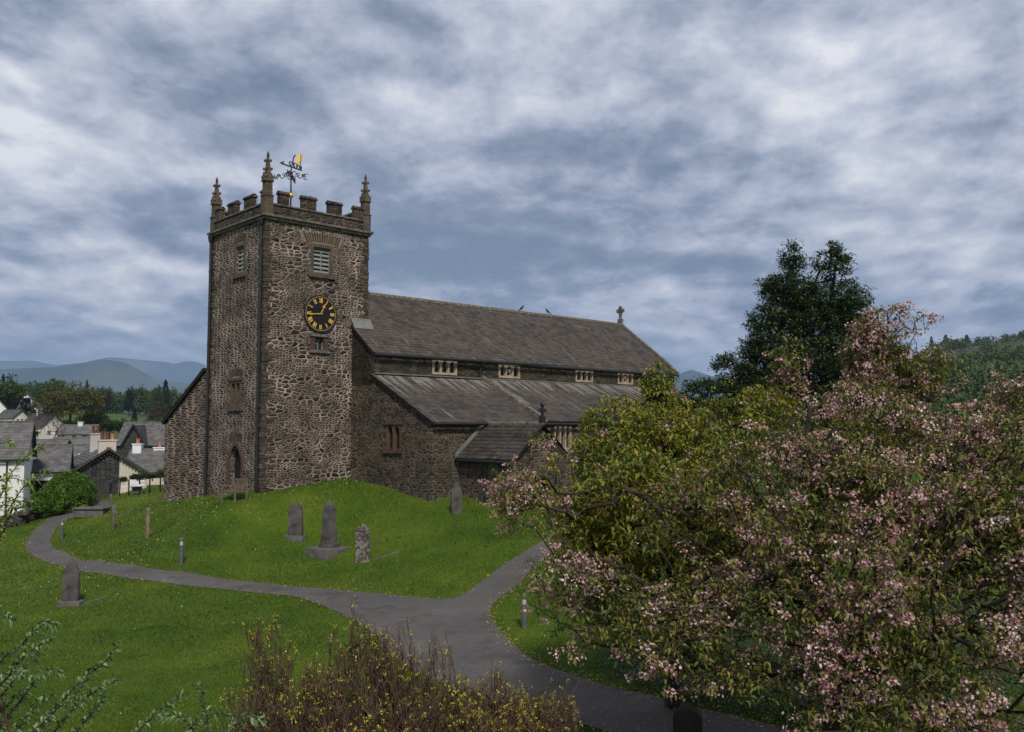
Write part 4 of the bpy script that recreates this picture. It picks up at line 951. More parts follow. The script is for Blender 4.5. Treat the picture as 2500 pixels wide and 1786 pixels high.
# ------------------------------------------------------------------ growing things
def grow(tips, trunk, alpha=.35, step=.35, sag=0.0, tip_r=.004, power=2.3, maxr=None, bulge=.11, wig=.03):
    """connect every tip to the nearest sensible point of the growing skeleton; returns nodes, parents, radii"""
    N = [np.array(p, float) for p in trunk]; par = [-1]+list(range(len(trunk)-1)); 
    cap = len(tips)*8+len(trunk)+64; A = np.zeros((cap, 3)); A[:len(N)] = N; L = np.zeros(cap); n = len(N)
    for i in range(1, n): L[i] = L[i-1]+np.linalg.norm(A[i]-A[i-1])
    par = np.array(par+[0]*(cap-n)); base = A[n-1]
    order = np.argsort(np.min(np.linalg.norm(tips[:, None]-A[None, :n], axis=2), axis=1)); ends = []
    lo = 1 if n > 2 else 0
    for t in tips[order]:
        d = np.sqrt(((A[lo:n]-t)**2).sum(1)); cost = d + alpha*L[lo:n] + np.where(A[lo:n, 2] > t[2]+.1, .5*d, 0)
        j = lo+int(np.argmin(cost)); p = A[j]; dist = np.linalg.norm(t-p); k = max(1, min(7, int(dist/step)))
        if n+k >= cap: break
        up = p-A[par[j]] if par[j] >= 0 else np.array([0, 0, 1.0]); nu = np.linalg.norm(up)+1e-9; prev = j
        for q in range(1, k+1):
            f = q/k; c = p*(1-f)+t*f + (up/nu)*dist*bulge*4*f*(1-f) + rng.normal(0, wig*dist, 3)*(q < k)/max(k, 1); c[2] -= sag*dist*f*(1-f)*(-1)
            if q == k: c = t
            A[n] = c; par[n] = prev; L[n] = L[prev]+np.linalg.norm(c-A[prev]); prev = n; n += 1
        ends.append(prev)
    r = np.zeros(n); r[ends] = tip_r**power
    for i in range(n-1, 0, -1): r[par[i]] += r[i]
    r = np.maximum(r, tip_r**power*.6)**(1/power)
    if maxr: r = np.minimum(r, maxr)
    return A[:n], par[:n], r, np.array(ends)
def limbs(name, A, par, r, mat, parent, sides=5, tint=None):
    i = np.arange(1, len(A)); p = par[1:]; a, b = A[p], A[i]; d = b-a; L = np.linalg.norm(d, axis=1, keepdims=True)+1e-9; d = d/L
    ref = np.where(np.abs(d[:, 2:3]) < .9, np.array([[0, 0, 1.0]]), np.array([[1.0, 0, 0]])); x = np.cross(d, ref); x /= np.linalg.norm(x, axis=1, keepdims=True)+1e-9; y = np.cross(d, x)
    ra = np.minimum(r[p], r[i]*1.6)[:, None, None]; rb = r[i][:, None, None]; an = np.arange(sides)*2*math.pi/sides
    ring = x[:, None]*np.cos(an)[None, :, None] + y[:, None]*np.sin(an)[None, :, None]
    V = np.concatenate([(a-d*r[p][:, None]*.3)[:, None]+ring*ra, b[:, None]+ring*rb], 1).reshape(-1, 3); m = len(i)
    k = np.arange(sides); base = (np.arange(m)*2*sides)[:, None]
    F = np.stack([base+k, base+(k+1) % sides, base+sides+(k+1) % sides, base+sides+k], -1).reshape(-1, 4)
    return big_mesh(name, V, F, mat, parent, np.repeat(rng.random(m), sides) if tint is None else tint, smooth=True)
def unit(v): return v/(np.linalg.norm(v, axis=-1, keepdims=True)+1e-9)
def leaves(name, P, D, L, Wd, mat, parent, droop=.35, fold=.25, tint=None):
    """one folded, drooping leaf per row of P along D"""
    n = len(P); D = unit(D); L = np.broadcast_to(np.asarray(L, float), (n,))[:, None]; Wd = np.broadcast_to(np.asarray(Wd, float), (n,))[:, None]
    upv = np.tile([0, 0, 1.0], (n, 1)) + rng.normal(0, .35, (n, 3)); S = unit(np.cross(D, upv)); U = np.cross(S, D)
    b = P; m1 = P+D*L*.42+U*L*.02; l = P+D*L*.45+S*Wd*.5+U*Wd*fold; r = P+D*L*.45-S*Wd*.5+U*Wd*fold; t = P+D*L - np.array([0, 0, 1.0])*L*droop
    V = np.stack([b, l, r, m1, t], 1).reshape(-1, 3); k = (np.arange(n)*5)[:, None, None]
    F = (np.array([[0, 3, 1], [0, 2, 3], [3, 4, 1], [3, 2, 4]])[None]+k).reshape(-1, 3)
    tt = rng.random(n) if tint is None else tint
    return big_mesh(name, V, F, mat, parent, np.repeat(tt, 4))
def petals(name, P, size, mat, parent, tint=None, flat=None):
    n = len(P); a = unit(rng.normal(0, 1, (n, 3))); 
    if flat is not None: a = unit(a*flat+np.array([1.0, 0, 0])*rng.choice([-1, 1], (n, 1))*.01); a[:, 2] *= .15; a = unit(a)
    b = unit(np.cross(a, rng.normal(0, 1, (n, 3)) if flat is None else np.tile([0, 0, 1.0], (n, 1)))); s = (size*rng.uniform(.7, 1.3, n))[:, None]*.5
    V = np.stack([P-a*s, P-b*s*.8, P+a*s, P+b*s*.8], 1).reshape(-1, 3); F = np.arange(n*4).reshape(-1, 4)
    return big_mesh(name, V, F, mat, parent, rng.random(n) if tint is None else tint)
def in_ell(ells, n):
    """points spread through a union of ellipsoids given as (u, v, Y, ru, rv, depth radius[, weight])"""
    vol = np.array([(e[3]*mpp(e[2]))*(e[4]*mpp(e[2]))*e[5]*(e[6] if len(e) > 6 else 1) for e in ells])**.8; cnt = np.maximum(8, (vol/vol.sum()*n).astype(int)); out = []
    for e, c in zip(ells, cnt):
        q = unit(rng.normal(0, 1, (c, 3)))*(rng.random((c, 1))**.42); o = at(e[0], e[1], e[2])
        out.append(o+q*np.array([e[3]*mpp(e[2]), e[5], e[4]*mpp(e[2])]))
    return np.concatenate(out)

GRN = mat_leaf('young cherry leaf', [(.0, (.055, .085, .010)), (.35, (.14, .175, .018)), (.65, (.25, .25, .028)), (.85, (.33, .22, .03)), (1.0, (.40, .15, .04))], patch=.9, trans=.3)
BRZ = mat_leaf('bronze cherry leaf', [(.0, (.045, .072, .012)), (.35, (.11, .145, .024)), (.65, (.20, .195, .045)), (.85, (.24, .15, .055)), (1.0, (.30, .11, .06))], patch=.9, trans=.3)
PNK = mat_leaf('cherry blossom', [(.0, (.23, .090, .10)), (.4, (.42, .225, .245)), (.75, (.59, .40, .42)), (1.0, (.80, .66, .67))], rough=.7, trans=.2, spec=.15, patch=1.2)

def cherry(root, ells, n_tips, trunk, nleaf, L, mat, blossom, label, tip_r=.0035, maxr=.2, seed=1, L_W=.42, gap=.0):
    tips = in_ell(ells, n_tips); q = tips*1.0; f = np.sin(q[:, 0]*2.6+1.3*np.sin(q[:, 2]*2.1+1))*np.sin(q[:, 2]*3.1+1.2*np.sin(q[:, 1]*1.7))+.6*np.sin(q[:, 1]*2.9+q[:, 0]*1.3+.7)+.35*np.sin(q[:, 0]*6.1)*np.sin(q[:, 2]*6.7); tips = tips[f+rng.normal(0, .3, len(tips)) > gap]; A, par, r, ends = grow(tips, trunk, alpha=.28, step=.4, tip_r=tip_r, maxr=maxr)
    limbs('trunk', A, par, r, M['bark'], root, 5)
    P = A[ends]; n = len(P); hi = np.repeat(np.arange(n), nleaf); base = P[hi]+rng.normal(0, .022, (n*nleaf, 3))
    # each shoot tip carries a drooping rosette
    D = rng.normal(0, 1, (n*nleaf, 3)); D[:, 2] = rng.uniform(-.9, .35, n*nleaf); D = unit(D)
    sh = rng.random(n); tint = np.clip(sh[hi]*.55+rng.random(n*nleaf)*.35, 0, 1); Lr = L*rng.uniform(.55, 1.15, n*nleaf)
    off = unit(rng.normal(0, 1, (n*nleaf, 3)))*rng.uniform(0, .09, (n*nleaf, 1)); off[:, 2] = -abs(off[:, 2])*.5
    leaves('foliage', base+off, D, Lr, Lr*L_W, mat, root, droop=.28, tint=tint)
    if blossom is not None:
        w = blossom(P); sel = rng.random(n) < w; Q = P[sel]; k = 26; m = len(Q)
        c = Q+rng.normal(0, .05, (m, 3))-np.array([0, 0, .06]); q = unit(rng.normal(0, 1, (m*k, 3)))*(rng.random((m*k, 1))**.4)*np.array([.13, .13, .085])*np.repeat(rng.uniform(.6, 1.15, (m, 1)), k, 0)
        tt = np.clip(np.repeat(rng.random(m), k)*.45+rng.random(m*k)*.55, 0, 1)
        petals('blossom', np.repeat(c, k, 0)+q, np.full(m*k, .036), PNK, root, tt)
    return root

# pink cherry in front on the right
tb = at(2060, 1786, 11.6); tb = np.array([tb[0], 11.6, T1(tb[0], 11.6)-.1])
pk = empty('cherry_tree', tuple(tb), 0, 'large pink blossoming cherry tree with bronze leaves in the right foreground', 'tree')
PK = [(2175, 870, 13, 110, 135, .9, 3.2), (2170, 980, 12.8, 120, 110, 1.0, 2.0), (1925, 900, 12, 42, 120, .35, 2.2), (2060, 1030, 12.4, 170, 120, 1.5), (2370, 1060, 12.6, 190, 95, 1.6), (2280, 930, 12.8, 70, 80, .7), (2470, 960, 12.6, 40, 60, .5), (1990, 1170, 11.8, 280, 160, 2.1), (2370, 1170, 11.6, 240, 200, 2.1),
      (1760, 1290, 11.4, 240, 170, 1.5, .8), (2150, 1350, 11, 430, 240, 2.3), (1370, 1190, 12.2, 175, 95, .9, 1.0), (1310, 1260, 12.0, 115, 75, .7, 1.0), (1265, 1150, 12.5, 75, 65, .45, 1.2), (1310, 1085, 12.6, 50, 45, .35, 1.0), (1420, 1440, 11.0, 165, 130, .9, .45), (1380, 1520, 10.6, 90, 80, .5, .4),
      (1880, 1530, 10.4, 400, 140, 1.6, 1.1), (1780, 1640, 10.0, 200, 60, 1.0, .25), (2120, 1740, 9.6, 200, 70, 1.2, .8), (2320, 1600, 9.8, 300, 190, 1.6, .9), (2480, 1320, 10, 160, 260, 1.6), (1600, 1500, 10.8, 160, 130, 1.0, .4), (2250, 1760, 9.2, 260, 60, 1.0, .5)]
def rel(P, o): return [tuple(np.array(p)-o) for p in P]
def cherry_at(root, o, ells, n, trunk, *a, **k):
    cherry(root, ells, n, trunk, *a, **k)
    for ch in [c for c in bpy.data.objects if c.parent == root]: ch.location = (-o[0], -o[1], -o[2])
def w_pink(P):
    u = 1250+FPX*P[:, 0]/P[:, 1]
    return np.clip(.27-.22*np.clip((1800-u)/120, 0, 1)*np.clip((u-1430)/60, 0, 1)+.45*(np.sin(P[:, 0]*3.1+P[:, 2]*2.3)*np.sin(P[:, 2]*3.7+P[:, 1]*2.1))+.0, .03, .9)
trunk = [tb, tb+[-.1, .1, .9], tb+[.05, .0, 1.7], tb+[-.15, .2, 2.6], tb+[-.25, .3, 3.4], tb+[-.35, .3, 4.3], tb+[-.2, .4, 5.2]]
cherry_at(pk, tb, PK, 20500, trunk, 6, .082, BRZ, w_pink, '', tip_r=.0036, maxr=.17, gap=-.05)
# greener cherry behind it, nearer the church
tg = at(1640, 1500, 16.6); tg = np.array([tg[0], 16.6, T1(tg[0], 16.6)-.1])
gr = empty('cherry_tree', tuple(tg), 0, 'leafy olive green cherry tree with orange tips in front of the aisle', 'tree')
GR = [(1500, 1040, 17, 95, 80, .9), (1605, 945, 17, 42, 66, .5, 2.2), (1650, 1010, 17, 60, 60, .6, 1.2), (1440, 1140, 16.5, 55, 85, .7), (1370, 1150, 15.5, 50, 60, .5, 1.0), (1325, 1210, 14.5, 50, 60, .4, .8), (1560, 1160, 16.2, 190, 130, 1.6), (1730, 1060, 17, 170, 100, 1.5), (1860, 1000, 17.4, 90, 70, .9), (1640, 1290, 15.8, 230, 160, 1.6, .8), (1760, 970, 17.5, 60, 50, .6), (1520, 1380, 15.3, 190, 150, 1.3, 1.0), (1560, 1240, 13.6, 190, 150, 1.1, 1.2), (1440, 1290, 13.6, 110, 110, .8, .9), (1690, 1190, 13.3, 200, 160, 1.1, 1.0), (1540, 1080, 15.5, 150, 110, 1.0), (1650, 1330, 12.9, 200, 130, .9, .7), (1700, 1450, 15.3, 260, 150, 1.5, .8)]
trunk = [tg, tg+[0, 0, .8], tg+[-.1, .1, 1.6], tg+[-.25, .2, 2.4], tg+[-.3, .2, 3.2]]
cherry_at(gr, tg, GR, 16000, trunk, 6, .115, GRN, lambda P: np.full(len(P), .035), '', tip_r=.0038, maxr=.16, gap=-.1)

# ---- tall evergreen behind the east end
EVG = mat_leaf('evergreen sprays', [(.0, (.014, .028, .008)), (.5, (.032, .058, .015)), (1.0, (.075, .105, .024))], trans=.15, patch=.4)
def clumps(P, k, rad, L, flat=.6):
    n = len(P); q = unit(rng.normal(0, 1, (n*k, 3)))*(rng.random((n*k, 1))**.5)*rad*np.array([1, 1, flat]); return np.repeat(P, k, 0)+q
te = at(1960, 1044, 47); te = np.array([te[0], 47, T1(te[0], 47)])
ev = empty('evergreen_tree', tuple(te), 0, 'tall dark twin-stemmed evergreen tree behind the pink cherry', 'tree')
Ye = 47.0
EV = [(1932, 640, Ye, 34, 48, .8), (1925, 720, Ye, 72, 60, 1.4), (1900, 790, Ye, 80, 50, 1.5), (2035, 645, Ye, 46, 52, .9), (2055, 740, Ye, 66, 70, 1.4), (2060, 820, Ye, 80, 60, 1.6), (1870, 850, Ye, 70, 40, 1.5), (1960, 880, Ye, 150, 60, 2.2), (1880, 940, Ye, 120, 40, 2), (1780, 880, Ye, 45, 18, .8), (1810, 905, Ye, 70, 25, 1.2), (1720, 945, Ye, 60, 22, 1.2), (1985, 780, Ye, 60, 90, 1.5), (1700, 985, Ye, 90, 25, 1.5), (1840, 950, Ye, 90, 30, 1.5), (2060, 930, Ye, 100, 60, 2), (1890, 700, Ye, 40, 30, .8), (2090, 760, Ye, 35, 50, .8), (2020, 1000, Ye, 150, 60, 2)]
tips = in_ell(EV, 2500); f = np.sin(tips[:, 0]*1.9+1)*np.sin(tips[:, 2]*2.3)+.5*np.sin(tips[:, 0]*3.7+tips[:, 2]*2.9); tips = tips[f > -1.3]
c1, c2 = at(1938, 640, Ye), at(2040, 650, Ye)
trunk = [te, te+(c1-te)*[.3, 0, .2]]+[te*(1-f)+c1*f+np.array([-.25*math.sin(f*3), 0, 0]) for f in (.35, .5, .65, .8, .95)]
A, par, r, ends = grow(tips, trunk, alpha=.12, step=.6, tip_r=.012, maxr=.20)
limbs('trunk', A, par, r, M['bark'], ev, 5)
g = MB(); g.tube([te, te*(.6)+c2*.4+np.array([.2, 0, 0]), te*.2+c2*.8, c2], [.3, .24, .14, .05], 6); g.build('stem', M['bark'], ev, smooth=True)
P = clumps(A[ends], 32, .40, .2, .55); D = rng.normal(0, 1, P.shape); D[:, 2] = D[:, 2]*.5+.25
leaves('foliage', P, D, rng.uniform(.16, .34, len(P)), rng.uniform(.05, .10, len(P)), EVG, ev, droop=.1)
for ch in [c for c in bpy.data.objects if c.parent == ev]: ch.location = tuple(-te)

# ---- generic far trees: crown of leaf clumps round limbs, shared meshes
def leafmat(name, a, b): return mat_leaf(name, [(.0, a), (1.0, b)], trans=.15, patch=.25, rough=.6, spec=.2)
LM = {'bright': leafmat('fresh beech leaf', (.035, .070, .010), (.10, .16, .022)), 'olive': leafmat('olive oak leaf', (.050, .058, .014), (.13, .13, .03)), 'mid': leafmat('mid green leaf', (.020, .042, .012), (.06, .095, .022)),
      'dark': leafmat('dark pine needle', (.007, .014, .008), (.022, .036, .016)), 'purple': leafmat('copper beech leaf', (.022, .012, .016), (.055, .026, .028)), 'bare': leafmat('winter twig haze', (.045, .038, .032), (.10, .085, .07))}
def tree_proto(lm, shape, nclump=150, k=16, leaf=.05, seed=0):
    """unit-height tree; returns list of (name, object) parts without parent"""
    tips = []
    for i in range(nclump):
        q = unit(rng.normal(0, 1, 3))*(rng.random()**.4)
        if shape == 'round': tips.append([q[0]*.40, q[1]*.40, .60+q[2]*.38])
        elif shape == 'wide': tips.append([q[0]*.62, q[1]*.5, .66+q[2]*.32-.10*(abs(q[0])**2)])
        elif shape == 'cone':
            h = rng.random()**.8; rr = (1-h)*.26+.02; a = rng.random()*6.28; tips.append([rr*math.cos(a), rr*math.sin(a), .12+.86*h])
        elif shape == 'tiers':
            h = rng.integers(0, 7)/7+rng.normal(0, .01); rr = (1-h*.75)*.36*math.sqrt(rng.random()); a = rng.random()*6.28; tips.append([rr*math.cos(a), rr*math.sin(a), .3+.68*h])
    tips = np.array(tips); A, par, r, ends = grow(tips, [(0, 0, -.05), (0, 0, .12), (.01, 0, .25), (0, .01, .4)] + ([(0, 0, .6), (0, 0, .85)] if shape in ('cone', 'tiers') else []), alpha=.2, step=.12, tip_r=.0022, maxr=.028)
    root = bpy.data.objects.new('tree', None)
    tr = limbs('trunk', A, par, r, M['bark'], root, 4); P = clumps(A[ends], k, .085 if shape != 'cone' else .05, .05, .7)
    D = rng.normal(0, 1, P.shape); cr = leaves('crown', P, D, rng.uniform(leaf*.6, leaf*1.3, len(P)), rng.uniform(leaf*.4, leaf*.9, len(P)), lm, root, droop=.1)
    return root, tr, cr
PROTO = {}
for key, lm, sh, nc, k, lf in (('bright', 'bright', 'round', 170, 26, .045), ('olive', 'olive', 'wide', 200, 20, .038), ('mid', 'mid', 'round', 150, 24, .05), ('mid2', 'mid', 'wide', 150, 24, .05), ('dark', 'dark', 'tiers', 150, 24, .05), ('cone', 'dark', 'cone', 130, 22, .045), ('purple', 'purple', 'round', 130, 24, .05), ('bare', 'bare', 'round', 200, 30, .03), ('bush', 'mid', 'round', 130, 30, .06), ('bushb', 'bright', 'round', 130, 30, .06), ('olive2', 'olive', 'round', 140, 24, .045)):
    PROTO[key] = tree_proto(LM[lm], sh, nc, k, lf)
    for o in PROTO[key][1:]: COL.objects.unlink(o)
def plant(key, name, u, vtop, vbase, Y, wpx, label, cat='tree', group=None, z=None, sink=.0):
    b = at(u, vbase, Y); t = at(u, vtop, Y); gz = T1(b[0], Y) if z is None else z
    zb_ = min(b[2], gz+2.0) if z is None else z
    h = t[2]-zb_; base_w = {'round': .80, 'wide': 1.2, 'cone': .5, 'tiers': .7}[{'bright': 'round', 'olive': 'wide', 'mid': 'round', 'mid2': 'wide', 'dark': 'tiers', 'cone': 'cone', 'purple': 'round', 'bare': 'round', 'bush': 'round', 'bushb': 'round', 'olive2': 'round'}[key]]
    e = bpy.data.objects.new(name, None); COL.objects.link(e); e.location = (b[0], Y, zb_-sink); sxy = wpx*mpp(Y)/base_w; e.scale = (sxy, sxy, h); e.rotation_euler = (0, 0, 0)
    tag(e, label, cat, group)
    for o in PROTO[key][1:]:
        c = o.copy(); COL.objects.link(c); c.parent = e; c.rotation_euler = (0, 0, random.uniform(0, 6.28) if key not in ('olive', 'mid2') else random.choice((0, math.pi)))
    return e
FG = 'trees beyond the village'
plant('bright', 'beech_tree', 10, 930, 1000, 190, 110, 'round bright green tree behind the white houses at the far left edge', group=FG)
plant('olive', 'oak_tree', 172, 928, 1035, 150, 175, 'broad olive and yellow oak tree above the cottage roofs', group=FG)
plant('olive2', 'oak_tree', 128, 955, 1020, 165, 70, 'smaller orange-tinged oak left of the broad oak', group=FG)
plant('dark', 'pine_tree', 63, 966, 1012, 170, 40, 'dark pine tree between the two white gabled houses', group=FG)
plant('purple', 'copper_beech', 250, 950, 1010, 260, 34, 'dark purple copper beech at the edge of the field', group=FG)
plant('bare', 'bare_tree', 385, 976, 1030, 170, 62, 'grey leafless round tree beside the green field', group=FG)
plant('cone', 'fir_tree', 404, 927, 960, 330, 26, 'pointed dark fir standing above the wood next to the church', group=FG)
plant('cone', 'fir_tree', 328, 995, 1032, 200, 16, 'slim young fir in the green field', group=FG)
plant('bright', 'beech_tree', 130, 922, 990, 300, 60, 'fresh green crown rising behind the broad oak', group=FG)
plant('cone', 'fir_tree', 211, 927, 975, 310, 14, 'narrow dark fir right of the broad oak', group=FG)
plant('cone', 'fir_tree', 6, 912, 965, 380, 18, 'dark fir on the skyline at the far left edge', group=FG)
for u, vt, vb, Y, w, k, nm, lb in [(235, 1000, 1045, 155, 62, 'bushb', 'bush', 'yellow-green bush under the copper beech'), (268, 1018, 1048, 150, 44, 'bush', 'bush', 'dark green bush left of the slate hall roof'), (205, 1003, 1040, 160, 44, 'olive2', 'bush', 'olive bush below the broad oak trunk'),
        (392, 1015, 1040, 140, 40, 'bushb', 'bush', 'green bush behind the slate hall roof'), (372, 1150, 1172, 56, 60, 'bush', 'bush', 'low dark shrub behind the rail fence'), (335, 1152, 1180, 55, 40, 'bush', 'bush', 'dark rose bush in front of the cream gable'), (398, 1140, 1172, 54, 40, 'olive2', 'bush', 'brownish shrub against the church corner'),
        (238, 1034, 1055, 150, 34, 'olive2', 'bush', 'yellowish bush right of the long white cottage'), (185, 1024, 1040, 165, 60, 'bush', 'bush', 'wide dark bush directly above the long white cottage roof'), (100, 988, 1010, 175, 46, 'bush', 'bush', 'dark garden bush below the small white gable house'),
        (62, 1040, 1062, 110, 60, 'bush', 'bush', 'dark green hedge bush right of the left house roof'), (345, 1022, 1040, 135, 60, 'bush', 'bush', 'hedge bush behind the hall ridge'), (300, 1020, 1040, 150, 50, 'mid', 'bush', 'rounded green bush at the bottom edge of the field'),
        (160, 1020, 1040, 162, 40, 'bush', 'bush', 'dark hedge bush behind the white cottage row'), (30, 1028, 1045, 95, 60, 'bush', 'bush', 'clipped dark hedge in front of the small gabled house'), (300, 1160, 1180, 54, 22, 'bush', 'bush', 'small shrub with pale flowers by the rail fence')]:
    plant(k, nm, u, vt, vb, Y, w, lb, 'bush', 'bushes around the village')
# the wood on the far side of the valley: single crowns one can tell apart, then one mass
n = 0
for i in range(46):
    u = rng.uniform(-40, 470); Y = rng.uniform(270, 420); k = rng.choice(['mid', 'mid2', 'mid', 'bright', 'olive2', 'dark', 'bare']); vt = rng.uniform(938, 962) - (8 if u < 90 else 0); w = rng.uniform(26, 46)
    if 240 < u < 360 and Y < 330: Y = 380
    plant(k, 'woodland_tree', u, vt, 1010, Y, w, 'tree in the dense wood across the valley', 'tree', 'woodland across the valley')
def mass(name, pts, lm, size, k=10, leaf=.5):
    """a far wood as one object: clumps of leaf faces over many crowns"""
    pts = np.array(pts); m = len(pts); k2 = 40
    q = unit(rng.normal(0, 1, (m*k2, 3))); q[:, 2] = abs(q[:, 2])*.9; s_ = (size*rng.uniform(.6, 1.3, m)); base = np.repeat(pts, k2, 0)+q*np.repeat(s_, k2)[:, None]*(rng.random((m*k2, 1))**.3)
    P = clumps(base, k, size*.22, 1, .7); D = rng.normal(0, 1, P.shape)
    o = leaves(name, P, D, leaf*rng.uniform(.6, 1.3, len(P)), leaf*rng.uniform(.5, .9, len(P)), lm, None, droop=.1, tint=np.clip(np.repeat(rng.random(m), k2*k)*.7+rng.random(len(P))*.3, 0, 1)); tag(o, kind='stuff'); return o
pts = []
for i in range(520):
    Y = rng.uniform(330, 560); u = rng.uniform(-220, 560); x = at(u, 1000, Y)[0]
    if 235 < u < 365 and Y < 345: continue
    pts.append([x, Y, T1(x, Y)+rng.uniform(1, 5)])
for i in range(120):
    Y = rng.uniform(150, 420); u = rng.uniform(1500, 1950); x = at(u, 1000, Y)[0]; pts.append([x, Y, T1(x, Y)+rng.uniform(0, 3)])
for i in range(150):
    Y = rng.uniform(95, 230); u = rng.uniform(1600, 2620); x = at(u, 1000, Y)[0]; pts.append([x, Y, T1(x, Y)-2.0+rng.uniform(0, 1)])
mass('forest', pts, LM['mid'], 6.0, 5, 1.0)
pts = []
LM['hill'] = leafmat('hillside birch leaf', (.030, .055, .016), (.095, .125, .035))
for i in range(380):
    Y = rng.uniform(200, 640); u = rng.uniform(2150, 2750); x = at(u, 1000, Y)[0]; z = T1(x, Y)
    if math.sin(x*.03+Y*.011)+math.sin(Y*.024)+rng.normal(0, .5) < (-.6 if Y < 600 else .5): continue
    pts.append([x, Y, z])
mass('hillside_wood', pts, LM['hill'], 4.2, 4, 1.0)
for u, vt, vb, Y, w, lb in [(2310, 818, 845, 820, 18, 'dark conifer on the right-hand hill skyline, the leftmost of the row'), (2361, 818, 852, 800, 20, 'tall dark conifer in the middle of the right-hand hill'), (2384, 830, 855, 790, 18, 'shorter dark conifer next to the tall one on the hill'), (2488, 818, 842, 800, 22, 'dark spreading conifer at the far right skyline'), (2460, 828, 848, 800, 20, 'low dark conifer on the hill near the right edge'), (2274, 822, 838, 830, 12, 'small conifer at the left end of the hill')]:
    plant('cone', 'conifer', u, vt, vb, Y, w, lb, 'tree', 'conifers on the hill')

# ---- distant fells
def fell(name, us, tops, Y, depth, seed):
    r_ = np.random.default_rng(seed); n = 160; uu = np.linspace(us[0], us[-1], n); top = np.interp(uu, us, tops)
    X = np.array([at(u, 1000, Y)[0] for u in uu]); Zt = np.array([at(u, v, Y)[2] for u, v in zip(uu, top)]); m = 26; V = []
    for j in range(m):
        f = j/(m-1); s_ = 1-f; prof = (1-f)**1.25
        zz = Zt*prof - 60*f + prof*(1-prof)*Y*.012*np.sin(X*.0042+f*5+seed)*1.0 + (f > 0)*r_.normal(0, Y*.0008, n)
        V.append(np.stack([X*(1-.12*f), np.full(n, Y-depth*f), zz], 1))
    back = np.stack([X*1.05, np.full(n, Y+depth*.6), np.full(n, -80.0)], 1); V = np.concatenate([back]+V); i = (np.arange(n-1)[None]+n*np.arange(m)[:, None]).ravel()
    o = big_mesh(name, V, np.stack([i, i+n, i+n+1, i+1], 1), M['mountain'], smooth=True); tag(o, kind='structure')
fell('mountains', [-900, -300, 0, 45, 72, 100, 140, 185, 215, 260, 300, 350, 400, 425, 450, 480, 530, 700, 1200], [960, 890, 881, 882, 880, 886, 894, 890, 882, 873, 875, 880, 884, 889, 882, 884, 905, 930, 1000], 8200, 1500, 3)
fell('near_fells', [-900, -200, 0, 60, 120, 200, 250, 300, 340, 380, 460, 700, 1200], [940, 905, 900, 897, 895, 886, 878, 885, 902, 925, 935, 960, 1020], 4200, 1300, 5)
fell('far_fell', [1300, 1550, 1640, 1665, 1690, 1712, 1740, 1800, 1900, 2100], [1020, 960, 925, 909, 901, 908, 917, 921, 940, 1020], 5200, 1200, 8)

# ------------------------------------------------------------------ village houses
def put_window(root, face, x, z, w, h, L, D, mat='white', nm='window', bars=1):
    fm = MB(); P = (lambda a, b, d: (a, -d, b)) if face == 'F' else (lambda a, b, d: (-d, a, b))
    def bx(a0, a1, b0, b1, d0, d1, mb):
        c = P((a0+a1)/2, (b0+b1)/2, (d0+d1)/2); s_ = (a1-a0, d1-d0, b1-b0) if face == 'F' else (d1-d0, a1-a0, b1-b0); mb.box(c, s_)
    t = .07
    bx(x, x+t, z, z+h, 0, .05, fm); bx(x+w-t, x+w, z, z+h, 0, .05, fm); bx(x+t, x+w-t, z, z+t, 0, .05, fm); bx(x+t, x+w-t, z+h-t, z+h, 0, .05, fm)
    for i in range(bars): c = x+w*(i+1)/(bars+1); bx(c-.03, c+.03, z+t, z+h-t, 0, .045, fm)
    f = fm.build(nm, M[mat], root); g = MB(); bx(x+t, x+w-t, z+t, z+h-t, .004, .022, g); g.build('pane', M['glass'], f); return f
def pot(parent, x, y, z, h=.55, r=.15, mat='terracotta'):
    g = MB(); g.lathe((x, y, z), [(r, 0), (r*.85, h*.3), (r*.8, h*.8), (r*1.05, h*.85), (r*1.05, h)], 8); return g.build('chimney_pot', M[mat], parent)
